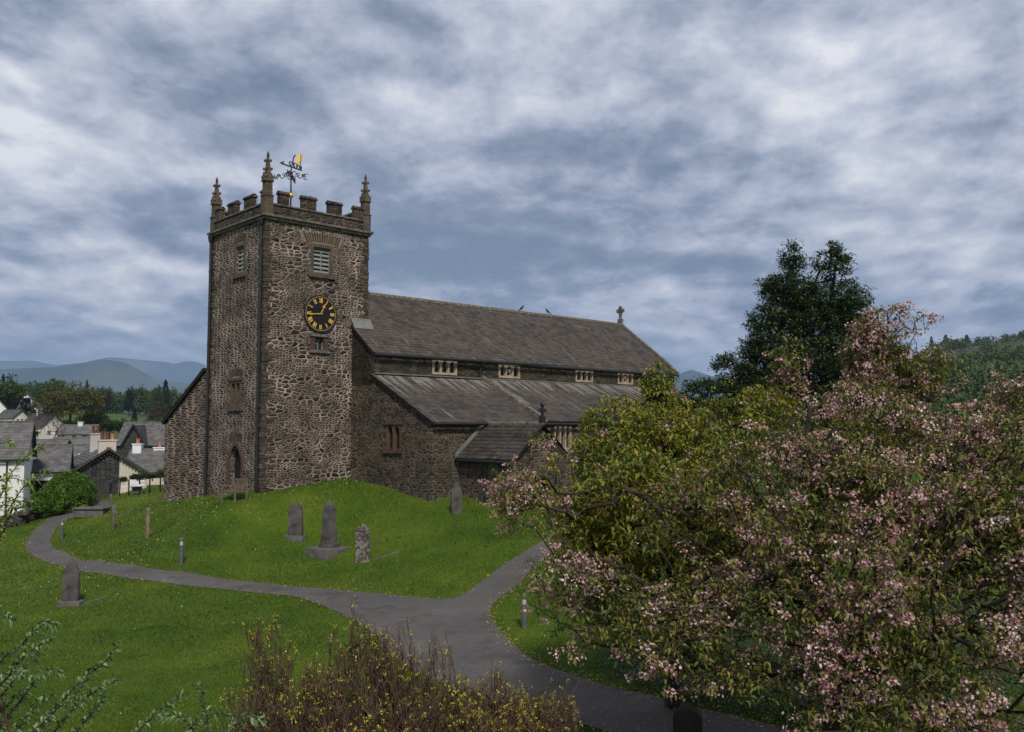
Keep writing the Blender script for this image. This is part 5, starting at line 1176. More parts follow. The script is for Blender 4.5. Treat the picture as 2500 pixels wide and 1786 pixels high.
def build_house(name, label, pos, yaw, L, D, Hw, rise, wall='white', roof='slate_v', wins=(), gwins=(), chim=(), ov_=.25, group='village houses', extra=None, deep=3.0, course=.3, sw=.4):
    root = empty(name, pos, yaw, label, 'house', group); w = MB()
    w.add([(0, 0, -deep), (L, 0, -deep), (L, 0, Hw), (0, 0, Hw)], [(0, 1, 2, 3)]); w.add([(0, D, -deep), (L, D, -deep), (L, D, Hw), (0, D, Hw)], [(3, 2, 1, 0)])
    w.add([(0, 0, -deep), (0, D, -deep), (0, D, Hw), (0, D/2, Hw+rise), (0, 0, Hw)], [(4, 3, 2, 1, 0)]); w.add([(L, 0, -deep), (L, D, -deep), (L, D, Hw), (L, D/2, Hw+rise), (L, 0, Hw)], [(0, 1, 2, 3, 4)])
    w.build('wall', M[wall], root); sl = norm((0, D/2, rise)); Ls = math.hypot(D/2, rise); o1 = ov_
    r_ = slates('roof', M[roof], (-o1, -o1*sl[1], Hw-o1*sl[2]+.05), (1, 0, 0), sl, L+2*o1, Ls+o1, root, course=course, sw=sw)
    s2 = np.array([0, -sl[1], sl[2]]); slates('roof', M[roof], (L+o1, D+o1*sl[1], Hw-o1*sl[2]+.05), (-1, 0, 0), s2, L+2*o1, Ls+o1, root, course=course, sw=sw)
    g = MB(); g.bar((-o1, D/2, Hw+rise+.08), (L+o1, D/2, Hw+rise+.08), .22, .14); g.build('ridge_tiles', M['coping'], r_)
    g = MB()
    for x in (-o1, L+o1):
        g = MB(); g.bar((x, -o1*sl[1], Hw-o1*sl[2]), (x, D/2, Hw+rise+.02), .05, .16); g.bar((x, D+o1*sl[1], Hw-o1*sl[2]), (x, D/2, Hw+rise+.02), .05, .16); g.build('bargeboard', M['greywood'], r_)
    g = MB(); g.tube([(-o1, -o1-.04, Hw-.1), (L+o1, -o1-.04, Hw-.1)], .06, 6); g.build('gutter', M['iron'], r_)
    for q in wins: put_window(root, 'F', *q[:4], L, D, bars=q[4] if len(q) > 4 else 1)
    for q in gwins: put_window(root, 'G', *q[:4], L, D, bars=q[4] if len(q) > 4 else 1)
    for (x, y, cw, cd, z0, z1, mt, pots) in chim:
        g = MB(); g.box((x, y, (z0+z1)/2), (cw, cd, z1-z0)); g.box((x, y, z1+.04), (cw+.12, cd+.12, .10)); c = g.build('chimney', M[mt], r_)
        n = len(pots)
        for i, pm in enumerate(pots):
            k = (i+.5)/n-.5; pot(c, x+(k*cw*.9 if cw >= cd else 0), y+(k*cd*.9 if cd > cw else 0), z1+.09, .62 if pm == 'oldpot' else .5, .14, pm)
    if extra: extra(root)
    return root
def eaveh(u0, u1, ve, vb, Y, yaw=0.0):
    a = at(u0, ve, Y); b = at(u0, vb, Y); ya = math.radians(yaw); dx, dy = math.cos(ya), math.sin(ya)
    k = (u1-1250)/FPX/ (CP - (893.0-ve)/FPX*SP); L = (k*Y-a[0])/(dx-k*dy); return (a[0], Y, b[2]), ya, L, a[2]-b[2]
def gableh(u0, u1, ve, vb, Y, yaw):   # gable between u0 (left) and u1 (right), ridge running back to the yaw direction
    b = at(u1, vb, Y); a = at(u1, ve, Y); ya = math.radians(yaw); k = (u0-1250)/FPX/(CP-(893.0-ve)/FPX*SP); dx, dy = -math.cos(ya), -math.sin(ya)
    D = (k*Y-a[0])/(dx-k*dy); return (b[0], Y, b[2]), math.pi/2+ya, D, a[2]-b[2]
p, ya, L, H = eaveh(-260, 60, 1121, 1268, 56, 24)
def ex(root):
    g = MB(); g.tube([(L-1.0, -.14, H-.1), (L-1.0, -.08, H-.5), (L-1.0, -.08, -.5)], .05, 6); g.build('downpipe', M['iron'], root)
build_house('white_house', 'white house with slate roof at the left edge beside the dry stone wall', p, ya, L, 6.5, H, 2.35, 'white', 'slate_v', wins=[(L-4.0, 1.6, .9, 1.1)], extra=ex)
p, ya, L, H = eaveh(66, 162, 1149, 1236, 64, 24)
def ex(root):
    g = MB(); g.box((L*.38, -.04, .9), (1.7, .06, 1.9)); g.build('garage_door', M['dark'], root)
    g = MB(); k = H-.15
    while k > H-1.7: g.box((L/2, -.02, k), (L-.02, .03, .12)); k -= .145
    g.build('weatherboarding', M['white'], root)
build_house('white_outbuilding', 'low white boarded outbuilding with slate roof and dark garage opening', p, ya, L, 5.5, H, 1.75, 'white', 'slate_v', extra=ex)
p, ya, L, H = eaveh(120, 262, 1146, 1200, 76, 20)
def ex(root):
    g = MB(); g.box((L*.55, 1.3, H+1.05), (.9, .9, .06), rot=Matrix.Rotation(math.radians(34), 4, 'X')); g.build('rooflight', M['board'], root)
build_house('slate_cottage', 'dark slate-roofed cottage with one pale rooflight behind the boarded outbuilding', p, ya, L, 6.5, H, 2.0, 'cottage', 'slate_v', extra=ex)
p, ya, D, H = gableh(163, 357, 1151, 1222, 70, 30)
apx = (1151-1094)*mpp(70)
def ex(root):
    g = MB(); g.add([(-.03, .0+.02, -2), (-.03, D*.36, -2), (-.03, D*.36, H+apx*.70), (-.03, .02, H-.05)], [(3, 2, 1, 0)]); g.build('rendered_wall', M['creamwall'], root)
    k = 0
    g = MB()
    while k < 26:
        t = k/25; y = t*D; z = H+apx*(1-abs(t*2-1))-.28; g.box((-.12, y, z), (.26, .10, .10)); k += 1
    g.build('rafter_end', M['greywood'], root)
build_house('stone_cottage', 'dark slate-stone cottage gable, half cream rendered, behind the picket fence', p, ya, 11, D, H, apx, 'cottage', 'slate_v', gwins=[(D*.16, H-1.75, 1.0, .7, 2)], chim=[(.9, D/2+.05, .7, 1.25, H+apx-.6, H+apx+.62, 'creamwall', ['terracotta', 'oldpot', 'oldpot']), (6.5, D/2+.4, .7, .8, H+apx-.4, H+apx+1.1, 'grubby', ['oldpot', 'oldpot'])], ov_=.35, extra=ex)
p, ya, L, H = eaveh(300, 420, 1150, 1190, 84, 8)
build_house('terrace_house', 'slate-roofed house with white chimneys and orange pots beside the church corner', p, ya, L, 6.5, H, 2.0, 'creamwall', 'slate_v', chim=[(.5, 3.0, .8, .9, H+1.3, H+2.5, 'white', ['terracotta', 'terracotta']), (2.9, 3.25, 1.9, .5, H+1.5, H+2.15, 'white', ['terracotta', 'terracotta'])])
p, ya, L, H = eaveh(283, 425, 1085, 1100, 118, 4)
def ex(root):
    Dg, x0 = 2.9, 2.7; g = MB(); g.add([(x0-Dg/2-.0, -1.2, -2), (x0+Dg/2, -1.2, -2), (x0+Dg/2, -1.2, H), (x0, -1.2, H+2.6), (x0-Dg/2, -1.2, H)], [(0, 1, 2, 3, 4)]); g.build('gable_wall', M['cottage'], root)
    for sg in (-1, 1):
        U = norm((0, 1, 0)); V = norm((-sg*Dg/2, 0, 2.6)); P0 = np.array([x0+sg*(Dg/2+.12), -1.45 if sg > 0 else 3.2, H-.2])
        slates('gable_roof', M['slate_v'], P0, (0, 1, 0) if sg > 0 else (0, -1, 0), V, 4.6, math.hypot(Dg/2, 2.6)+.25, root, course=.3, sw=.4)
    for a, b in (((x0-Dg/2-.15, -1.5, H-.2), (x0, -1.5, H+2.7)), ((x0+Dg/2+.15, -1.5, H-.2), (x0, -1.5, H+2.7))):
        g = MB(); g.bar(a, b, .08, .2); g.build('bargeboard', M['dark'], root)
build_house('slate_hall', 'long dark slate-roofed hall with a steep cross gable beyond the chimneys', p, ya, L, 7, H, 3.0, 'cottage', 'slate_v', extra=ex)
p, ya, L, H = eaveh(140, 226, 1058, 1073, 135, 10)
build_house('white_cottage', 'long low white cottage with paned windows and grey slate roof', p, ya, L, 5, H, 1.35, 'white', 'slate_v', wins=[(L*.40, .25, .75, .6, 2), (L*.70, .25, .75, .6, 2), (L*.12, .25, .5, .6, 1)], chim=[(L*.52, 2.4, .7, .6, H+1.0, H+1.8, 'white', [])])
p, ya, L, H = eaveh(120, 245, 1086, 1100, 104, 8)
pq, yq, Lq, Hq = eaveh(66, 150, 1098, 1114, 92, 14)
build_house('stone_outhouse', 'small grey-roofed building tucked behind the boarded outbuilding', pq, yq, Lq, 4.5, Hq, 1.0, 'grubby', 'slate_v', wins=[(Lq*.3, .1, .5, .4)])
build_house('dark_outhouse', 'low dark slate building in front of the long white cottage', p, ya, L, 4, H, .8, 'cottage', 'slate_v')
p, ya, D, H = gableh(98, 162, 1041, 1074, 150, 52)
build_house('gabled_house', 'large weathered white house with big gable and dark roof with rooflights', p, ya, 8, D, H, 2.2, 'grubby', 'slate', gwins=[(D*.3, H-1.3, .7, .8), (D*.6, H-1.3, .7, .8), (D*.45, H+.4, .5, .6)], chim=[(5.5, D/2, .7, .7, H+1.9, H+3.0, 'white', [])], course=.4, sw=.5)
p, ya, D, H = gableh(30, 72, 1018, 1034, 165, 52)
build_house('gabled_cottage', 'small white gabled cottage with grey roof left of the big gable', p, ya, 7, D, H, 1.4, 'grubby', 'slate_v', gwins=[(D*.35, .3, .6, .8), (D*.6, .3, .6, .8)], course=.4, sw=.5)
p, ya, L, H = eaveh(-40, 36, 997, 1020, 190, 14)
build_house('bungalow', 'white bungalow with grey hipped-looking roof at the far left', p, ya, L, 6, H, 1.9, 'grubby', 'slate_v', chim=[(L*.9, 2.6, .8, .8, H+1.4, H+2.8, 'white', [])], course=.4, sw=.5)
p, ya, D, H = gableh(48, 77, 972, 994, 225, 24)
build_house('white_gable_house', 'tall white gable house on the slope behind the dark pine', p, ya, 8, D, H, 1.7, 'white', 'slate_v', course=.5, sw=.6)
p, ya, D, H = gableh(78, 105, 992, 1006, 205, 30)
build_house('white_gable_house', 'small white gable house with one dark window right of the pine', p, ya, 8, D, H, 1.2, 'white', 'slate_v', gwins=[(D*.4, .3, .8, .6)], course=.5, sw=.6)
p, ya, D, H = gableh(-30, 15, 993, 1010, 180, 30)
build_house('white_gable_house', 'white gable cut by the left edge of the view under the bright tree', p, ya, 8, D, H, 1.9, 'white', 'slate_v', course=.5, sw=.6)

# ------------------------------------------------------------------ churchyard things
def ghit(u, v):
    p = hit(u, v); p[2] += lump(p[0], p[1]); return p
def stone_outline(w, h, kind):
    pts = [(-w/2, 0), (w/2, 0)]
    if kind == 'round':
        sh = h-w*.46; pts += [(w/2, sh-.08), (w/2-.035, sh-.05), (w/2-.03, sh)]+[((w/2-.03)*math.cos(a), sh+(w*.46)*math.sin(a)) for a in np.linspace(.05, math.pi-.05, 13)]+[(-w/2+.03, sh), (-w/2+.035, sh-.05), (-w/2, sh-.08)]
    elif kind == 'point':
        sh = h-w*.85; n = 9; R_ = [(w/2*(1-(i/n)**1.45)*(.93 if i else 1), sh+w*.85*(i/n)**.95) for i in range(n+1)]; pts += R_+[(-a, b) for a, b in R_[:-1][::-1]]
    elif kind == 'tudor':
        sh = h-w*.55; R_ = [(w/2, sh), (w/2-.05, sh+.02), (w/2-.06, sh+.10), (w*.30, sh+w*.33), (.05, h)]; pts += R_+[(-a, b) for a, b in R_[::-1]]
    elif kind == 'slant': pts += [(w/2, h*.93), (w*.1, h), (-w*.2, h*.97), (-w/2, h*.90)]
    return pts
def headstone(u, v, vtop, wpx, kind, mat, th, yaw, label, lean=0.0, side=0.0, plinth=None, Y=None):
    p = ghit(u, v); h = (v-vtop)*mpp(p[1]); w = wpx*mpp(p[1]); e = empty('headstone', tuple(p), math.radians(yaw), label, 'headstone', 'headstones on the lawn'); e.rotation_euler = (math.radians(lean), math.radians(side), math.radians(yaw))
    g = MB(); z0 = 0 if plinth is None else plinth[2]; g.prism(stone_outline(w, h-z0, kind), (0, th/2, z0-.04 if plinth is None else z0), (1, 0, 0), (0, 0, 1), (0, -1, 0), th); g.build('slab', M[mat], e, bevel=.012)
    g = MB(); o_ = [(a*.78, b*.90+.04) for a, b in stone_outline(w, h-z0, kind)]; g.prism(o_, (0, -th/2+.004, z0), (1, 0, 0), (0, 0, 1), (0, -1, 0), .008); g.build('inscription_panel', M[mat], e)
    if plinth: g = MB(); g.box((0, 0, plinth[2]/2-.15), (plinth[0], plinth[1], plinth[2]+.30)); g.build('plinth', M['tombpale' if mat != 'lichen' else 'lichen'], e, bevel=.01)
    return e
headstone(721, 1316, 1227, 36, 'round', 'tomb', .16, -14, 'dark grey round-shouldered headstone left of the tall pointed one', plinth=(.82, .34, .16))
headstone(886, 1371, 1277, 36, 'tudor', 'lichen', .14, -10, 'short headstone blotched with pale lichen right of the stepped monument', lean=2)
headstone(172, 1477, 1366, 39, 'point', 'tomb', .15, -4, 'tall pointed slate headstone on the near side of the path', plinth=(.80, .38, .14))
headstone(359, 1312, 1236, 26, 'slant', 'tombbrown', .14, -62, 'narrow brown headstone with slanting top seen nearly edge on', side=-3)
headstone(276, 1291, 1229, 26, 'round', 'tomb', .13, -64, 'thin dark headstone leaning left near the table tomb', side=-7)
headstone(1114, 1251, 1174, 27, 'point', 'tomb', .16, 24, 'dark pointed headstone standing by the porch wall')
headstone(270, 1240, 1202, 8, 'point', 'tombpale', .12, -60, 'slim pale stone post behind the table tomb')
# tall pointed monument on steps
p = ghit(803, 1346); Yk = p[1]; e = empty('monument', tuple(p), math.radians(-38), 'tall tapering pointed stone monument on a wide stone step', 'monument')
g = MB(); g.box((0, 0, -.22), (1.25, 1.25, .80)); g.build('step', M['tombpale'], e, bevel=.015)
h = (1340-1215)*mpp(Yk); g = MB(); fr_ = [(.27, .18), (.24, .30), (.235, .34), (.17, h-.35), (.12, h-.18), (.02, h)]
for (a, z0_), (b, z1_) in zip(fr_[:-1], fr_[1:]): g.hexa([(-a, -a, z0_), (a, -a, z0_), (a, a, z0_), (-a, a, z0_), (-b, -b, z1_), (b, -b, z1_), (b, b, z1_), (-b, b, z1_)])
g.build('shaft', M['tomb'], e)
g = MB(); g.box((0, 0, .25), (.62, .62, .16)); g.build('base_block', M['tomb'], e, bevel=.015)
# lichen band low on the shaft
# table tomb
p0, p1 = ghit(186, 1262), ghit(262, 1250); d_ = p1-p0; yaw = math.atan2(d_[1], d_[0]); Lt = np.linalg.norm(d_[:2])
e = empty('table_tomb', tuple((p0+p1)/2), yaw, 'low flat-topped table tomb beside the path bend', 'tomb')
g = MB(); g.box((0, 0, .12), (Lt*.94, .75, .42)); g.build('chest', M['tombpale'], e, bevel=.01); g = MB(); g.box((0, 0, .37), (Lt, .92, .08)); g.build('top_slab', M['tombpale'], e, bevel=.02)
# kerbs sunk in the turf
def kerb(u0, v0, u1, v1, label):
    a, b = ghit(u0, v0), ghit(u1, v1); n = 7; g = MB()
    for i in range(n):
        q, w = a+(b-a)*i/n, a+(b-a)*(i+.93)/n; q = q.copy(); w = w.copy(); q[2] = T1(q[0], q[1])+.0; w[2] = T1(w[0], w[1])+.0; g.bar(tuple(q), tuple(w), .07, .09)
    o = g.build('grave_kerb', M['tombpale']); tag(o, label, 'kerb', 'stone grave kerbs in the turf')
kerb(205, 1474, 262, 1456, 'sunken stone kerb running right from the near pointed headstone'); kerb(912, 1366, 975, 1346, 'sunken stone kerb running right from the lichen headstone'); kerb(285, 1262, 330, 1243, 'thin sunken kerb behind the leaning dark headstone')
# bollard lights
def bollard(u, v, vtop, label, r=.075):
    p = ghit(u, v); h = (v-vtop)*mpp(p[1]); e = empty('bollard', tuple(p), 0, label, 'bollard', 'bollard lights beside the path')
    g = MB(); g.lathe((0, 0, -.05), [(r, 0), (r, h*.76)], 14); g.build('post', M['bollard'], e, smooth=False)
    g = MB(); g.lathe((0, 0, h*.71), [(r*.8, 0), (r*.8, h*.17)], 14); g.build('lens', M['bollardcap'], e)
    g = MB(); g.lathe((0, 0, h*.88), [(r*1.12, 0), (r*1.15, h*.05), (r*.9, h*.10), (r*.3, h*.12)], 14); g.build('cap', M['bollard'], e); return e
bollard(442, 1376, 1312, 'grey bollard light on the lawn above the middle of the path'); bollard(151, 1314, 1268, 'grey bollard light at the far bend of the path'); bollard(1280, 1533, 1452, 'grey bollard light by the path junction under the cherry')
# dark round-topped stone in the corner foreground
pt = at(1678, 1722, 12.6); zg = T1(pt[0], 12.6); e = empty('headstone', (pt[0], 12.6, zg), math.radians(-12), 'dark round-topped stone at the bottom edge under the cherry', 'headstone', 'headstones on the lawn')
g = MB(); hh = pt[2]-zg; w = .40; sh = hh-.17
g.prism([(-w/2, -.1), (w/2, -.1), (w/2, sh)]+[(w/2*math.cos(a), sh+.17*math.sin(a)) for a in np.linspace(.1, math.pi-.1, 13)]+[(-w/2, sh)], (0, .09, 0), (1, 0, 0), (0, 0, 1), (0, -1, 0), .18); M['darkstone'] = mat_simple('sooty dark stone', (.012, .010, .010), .8, .5, 5, bump=.3); g.build('slab', M['darkstone'], e, bevel=.02)
g = MB(); g.prism([(-w*.36, 0), (w*.36, 0), (w*.36, sh-.05)]+[(w*.36*math.cos(a), sh-.05+.12*math.sin(a)) for a in np.linspace(.1, math.pi-.1, 9)]+[(-w*.36, sh-.05)], (0, -.086, 0), (1, 0, 0), (0, 0, 1), (0, -1, 0), .008); g.build('inscription_panel', M['darkstone'], e)
# bench before the tower door, seat facing west
bc = hit(557, 1222); e = empty('bench', (bc[0], bc[1], bc[2]), math.pi/2-TH, 'weathered wooden slatted bench in front of the tower door', 'bench')
BL = 1.25; y0, y1 = -BL/2, BL/2      # long side along church north; faces -x
for y in (y0, y1):
    for x, hh in ((0, .62), (.52, .92)): g = MB(); g.box((x, y, hh/2-.03), (.07, .07, hh+.06)); g.build('leg', M['wood'], e)
    g = MB(); g.box((.24, y, .64), (.60, .08, .045)); g.build('armrest', M['wood'], e); 
g = MB()
for k in range(5): g.box((.05+.10*k, 0, .43), (.08, BL+.06, .03))
g.box((.02, 0, .385), (.03, BL-.08, .08)); g.build('seat', M['wood'], e)
g = MB(); g.box((.55, 0, .90), (.05, BL-.08, .08)); g.box((.53, 0, .50), (.04, BL-.08, .06))
k = y0+.12
while k < y1-.08: g.box((.54, k, .70), (.022, .05, .34)); k += .115
g.build('backrest', M['wood'], e)
# rail fence, sign, picket fence
pts = [ghit(u, v) for u, v in ((268, 1214), (292, 1210), (314, 1208), (340, 1206), (365, 1202), (391, 1199))]
c = pts[0]; e = empty('rail_fence', tuple(c), 0, 'thin dark metal rail fence along the bank left of the church', 'fence')
for q in pts: g = MB(); o_ = q-c; g.box((o_[0], o_[1], o_[2]+.40), (.06, .06, .95)); g.build('post', M['rail'], e)
g = MB(); g.tube([tuple(q-c+np.array([0, 0, .82])) for q in pts], .025, 6); g.build('rail', M['rail'], e)
p = ghit(334, 1207); e = empty('information_board', tuple(p), math.radians(28), 'slanted pale information board on a grey post by the rail fence', 'sign')
g = MB(); g.box((0, 0, .65), (.75, .05, .55), rot=Matrix.Rotation(math.radians(-50), 4, 'X')); g.build('panel', M['board'], e); g = MB(); g.box((-.22, .05, .2), (.07, .07, .7)); g.box((.22, .05, .2), (.07, .07, .7)); g.box((0, .05, .3), (.4, .03, .4)); g.build('post', M['bollard'], e)
a, b = ghit(222, 1226), ghit(270, 1213); d_ = b-a; Lf = np.linalg.norm(d_[:2]); e = empty('picket_fence', tuple(a), math.atan2(d_[1], d_[0]), 'dark wooden picket fence right of the round laurel', 'fence')
sl_ = d_[2]/Lf; g = MB(); k = 0
while k < Lf: g.prism([(-.035, 0), (.035, 0), (.035, .78), (0, .84), (-.035, .78)], (k, .02, sl_*k-.05), (1, 0, 0), (0, 0, 1), (0, -1, 0), .02); k += .14
g.build('pickets', M['greywood'], e)
for zz in (.22, .62): g = MB(); g.bar((0, .04, zz), (Lf, .04, zz+d_[2]), .04, .07); g.build('rail', M['greywood'], e)
for k in (0, .5, 1): g = MB(); g.box((Lf*k, .06, d_[2]*k+.42), (.09, .09, 1.0)); g.build('post', M['greywood'], e)
a, b = ghit(56, 1262), ghit(96, 1250); d_ = b-a; Lf = np.linalg.norm(d_[:2]); e = empty('board_fence', tuple(a), math.atan2(d_[1], d_[0]), 'reddish brown board fence between the white house and the laurel', 'fence')
M['redwood'] = mat_simple('red brown timber', (.045, .02, .015), .85, .3, 5)
g = MB(); k = 0
while k < Lf: g.box((k, 0, .35), (.13, .025, .95)); k += .14
g.build('board_panel', M['redwood'], e); 
for k in (0, 1): g = MB(); g.box((Lf*k, .06, .4), (.1, .1, 1.2)); g.build('post', M['greywood'], e)
# dry stone wall
g = MB(); P0 = [ghit(u, v) for u, v in ((-70, 1318), (0, 1294), (45, 1283), (88, 1268), (128, 1252), (160, 1240))]
for i in range(len(P0)-1):
    a, b = P0[i], P0[i+1]; d_ = b-a; L = np.linalg.norm(d_[:2]); yaw = math.atan2(d_[1], d_[0])
    for row in range(6):
        k = random.uniform(0, .1)
        while k < L:
            w = random.uniform(.18, .42); hgt = .115 if row < 5 else .17
            for dep in (0, .24):
                q = a+d_*((k+w/2)/L); g.box((q[0]-math.sin(yaw)*dep+random.uniform(-.02, .02), q[1]+math.cos(yaw)*dep, q[2]-.06+row*.115+hgt/2+random.uniform(-.015, .015)), (w*.95, random.uniform(.2, .27), hgt*.93), rot=Matrix.Rotation(yaw+random.uniform(-.12, .12), 4, 'Z') @ Matrix.Rotation(random.uniform(-.08, .08), 4, 'X') @ Matrix.Rotation(random.uniform(-.06, .06), 4, 'Y'))
            k += w
M['rock'] = mat_simple('dry wall stone', (.06, .056, .048), .9, .5, 5, bump=.6, c2=(.10, .095, .08), tint=.6)
o = g.build('stone_wall', M['rock']); tag(o, 'low dry stone wall curving down to the white house at the left', 'wall')

# round laurel
LAU = mat_leaf('laurel leaf', [(.0, (.030, .075, .008)), (.5, (.07, .155, .014)), (1.0, (.15, .25, .03))], rough=.4, trans=.15, patch=1.2)
p = ghit(160, 1250); Yl = p[1]; e = empty('laurel_bush', tuple(p), 0, 'big rounded glossy green laurel bush in front of the stone cottage', 'bush')
n = 34000; q = unit(rng.normal(0, 1, (n, 3))); ra, rb_ = 57*mpp(Yl), 98*mpp(Yl)
rr = 1+.07*np.sin(q[:, 0]*9+1)*np.sin(q[:, 2]*8)+.05*np.sin(q[:, 1]*13+q[:, 0]*7)-.25*rng.random(n)**2.5
P = q*rr[:, None]*np.array([ra, ra, rb_*.52])+np.array([8*mpp(Yl), 0, rb_*.46]); sub = rng.random(n) < .28; P[sub] = P[sub]*[.62, .7, .62]+np.array([-42*mpp(Yl), -.1, 0]); P = P[P[:, 2] > .02]; q = q[:len(P)]; n = len(P)
leaves('foliage', P, (P-P.mean(0))*.6+rng.normal(0, .6, (n, 3)), rng.uniform(.07, .13, n), .05, LAU, e, droop=.25)
g = MB(); 
for k in range(7): a = k*.9; g.tube([(0, 0, -.1), (math.cos(a)*.4, math.sin(a)*.4, .6), (math.cos(a)*.9, math.sin(a)*.9, 1.3)], [.05, .035, .015], 5)
g.build('stem', M['bark'], e)
# bare small tree by the big gable
tb2 = at(140, 1085, 112); tb2[2] = T1(tb2[0], 112); e = empty('bare_tree', tuple(tb2), 0, 'leafless branching tree in front of the big weathered gable', 'tree')
tips = in_ell([(130, 1035, 112, 28, 30, 1.4), (150, 1045, 112, 14, 26, 1)], 150)-tb2
A, par, r, ends = grow(tips, [(0, 0, 0), (0, 0, .8), (.1, 0, 1.6)], alpha=.2, step=.4, tip_r=.010, maxr=.10, bulge=.05); limbs('trunk', A, par, r, M['twig'], e, 4)

# ------------------------------------------------------------------ foreground shrubs
BUD = mat_leaf('yellow green buds', [(.0, (.12, .09, .02)), (.5, (.30, .28, .03)), (1.0, (.60, .55, .06))], trans=.2, patch=2)
DRY = mat_leaf('dry seed heads', [(.0, (.04, .022, .014)), (1.0, (.16, .08, .05))], trans=.1, patch=2)
GREY = mat_leaf('grey green leaf', [(.0, (.04, .085, .025)), (.5, (.10, .17, .06)), (1.0, (.26, .36, .17))], trans=.25, patch=2, rough=.5)
YLG = mat_leaf('fresh willow leaf', [(.0, (.08, .15, .02)), (.5, (.18, .28, .04)), (1.0, (.32, .42, .09))], trans=.3, patch=2)
def azalea(ells, n, u0, Y0, label, spread=.35):
    """upright stems rising together from the ground, forking near the top, a bud or seed head on every twig"""
    b = at(u0, 1786, Y0); b = np.array([b[0], Y0, T1(b[0], Y0)]); e = empty('azalea_shrub', tuple(b), 0, label, 'shrub', 'twiggy shrubs in the foreground')
    tips = in_ell(ells, n)-b; tips = tips[tips[:, 2] > .3]; ns = max(9, len(tips)//30); stem_t = tips[rng.choice(len(tips), ns, replace=False)]
    A = []; par = []; r = []; ends = []; nodes = []; nid = []
    def put(p, q, rad): A.append(p); par.append(q); r.append(rad); return len(A)-1
    c0_ = put(np.array([0, 0, -.2]), -1, .02)
    for t in stem_t:
        st = np.array([t[0]*.35+rng.normal(0, .08), t[1]*.5+rng.normal(0, .08), 0]); prev = put(st, c0_, .010); H_ = t[2]*.86; K = 12; wob = rng.normal(0, .018, 3)
        for k in range(1, K+1):
            f = k/K; p = st*(1-f)+np.array([t[0], t[1], H_])*f; p[:2] = st[:2]+(t[:2]-st[:2])*f**1.25; p = p+wob*1.6*math.sin(f*7)+rng.normal(0, .013, 3); p[2] = H_*f
            prev = put(p, prev, .0080*(1-f*.62))
            if f > .35: nodes.append(p); nid.append(prev)
    NP = np.array(nodes); NI = np.array(nid); used = np.zeros(len(NP))
    for t in tips:
        d = NP-t; cost = np.sqrt((d**2).sum(1))+np.where(d[:, 2] > -.08, 1.5, 0)+.15*np.hypot(d[:, 0], d[:, 1])+used*.06; j = int(np.argmin(cost)); used[max(0, j-1):j+2] += 1; p = NP[j]; prev = NI[j]; L = np.linalg.norm(t-p)
        if L > .9: continue
        K = max(2, int(L/.08))
        for k in range(1, K+1):
            f = k/K; c = p+(t-p)*f; c[:2] = p[:2]+(t[:2]-p[:2])*f**.6; c = c+rng.normal(0, .011, 3); prev = put(c, prev, .0040*(1-.5*f))
        ends.append(prev)
        for q9 in range(int(rng.integers(1, 4))): q_ = t+rng.normal(0, .038, 3)-np.array([0, 0, .015]); k2 = put(q_, par[prev] if q9 % 2 else par[par[prev]], .0022); ends.append(k2)
    A = np.array(A); par = np.array(par); r = np.array(r); limbs('stems', A, par, r, M['twig'], e, 4)
    T_ = A[ends]; k = 7; sel = rng.random(len(T_)) < .30; Q = np.repeat(T_[sel], k, 0)+rng.normal(0, .007, (sel.sum()*k, 3)); D = rng.normal(0, 1, Q.shape); D[:, 2] += .8
    leaves('buds', Q, D, rng.uniform(.014, .030, len(Q)), .011, BUD, e, droop=.05, fold=.3)
    dry = (~sel) & (rng.random(len(T_)) < .5); Q = np.repeat(T_[dry], 5, 0)+rng.normal(0, .008, (dry.sum()*5, 3)); leaves('seed_heads', Q, rng.normal(0, 1, Q.shape), rng.uniform(.012, .025, len(Q)), .008, DRY, e, droop=.1)
azalea([(655, 1600, 8.3, 75, 95, .30), (620, 1720, 8.2, 90, 70, .4), (700, 1740, 8.2, 90, 60, .4, 1.3), (610, 1560, 8.3, 22, 40, .12, .6)], 300, 665, 8.3, 'dark twiggy shrub with few yellow buds, left one of the foreground row')
azalea([(880, 1650, 8.0, 150, 110, .45), (860, 1540, 8.0, 55, 60, .2), (868, 1475, 8.0, 40, 42, .12, 1.6), (960, 1530, 8.0, 60, 40, .15, .8), (1060, 1570, 7.9, 50, 30, .1, .8), (950, 1590, 8.0, 60, 50, .25), (1050, 1590, 7.9, 60, 26, .15, .5), (1060, 1700, 7.9, 120, 70, .4, 1.2), (780, 1700, 8.0, 90, 80, .4), (910, 1750, 7.8, 200, 50, .5, 1.2)], 1150, 900, 8.0, 'large twiggy shrub with yellow-green buds in the middle foreground')
azalea([(1180, 1730, 7.7, 110, 70, .4), (1320, 1745, 7.6, 90, 70, .4), (1390, 1720, 7.6, 25, 55, .15, .7), (1250, 1770, 7.5, 160, 50, .4, 1.3), (1210, 1650, 7.7, 30, 30, .12, .5)], 1000, 1270, 7.6, 'low dense twiggy shrub with many yellow buds, right one of the foreground row')
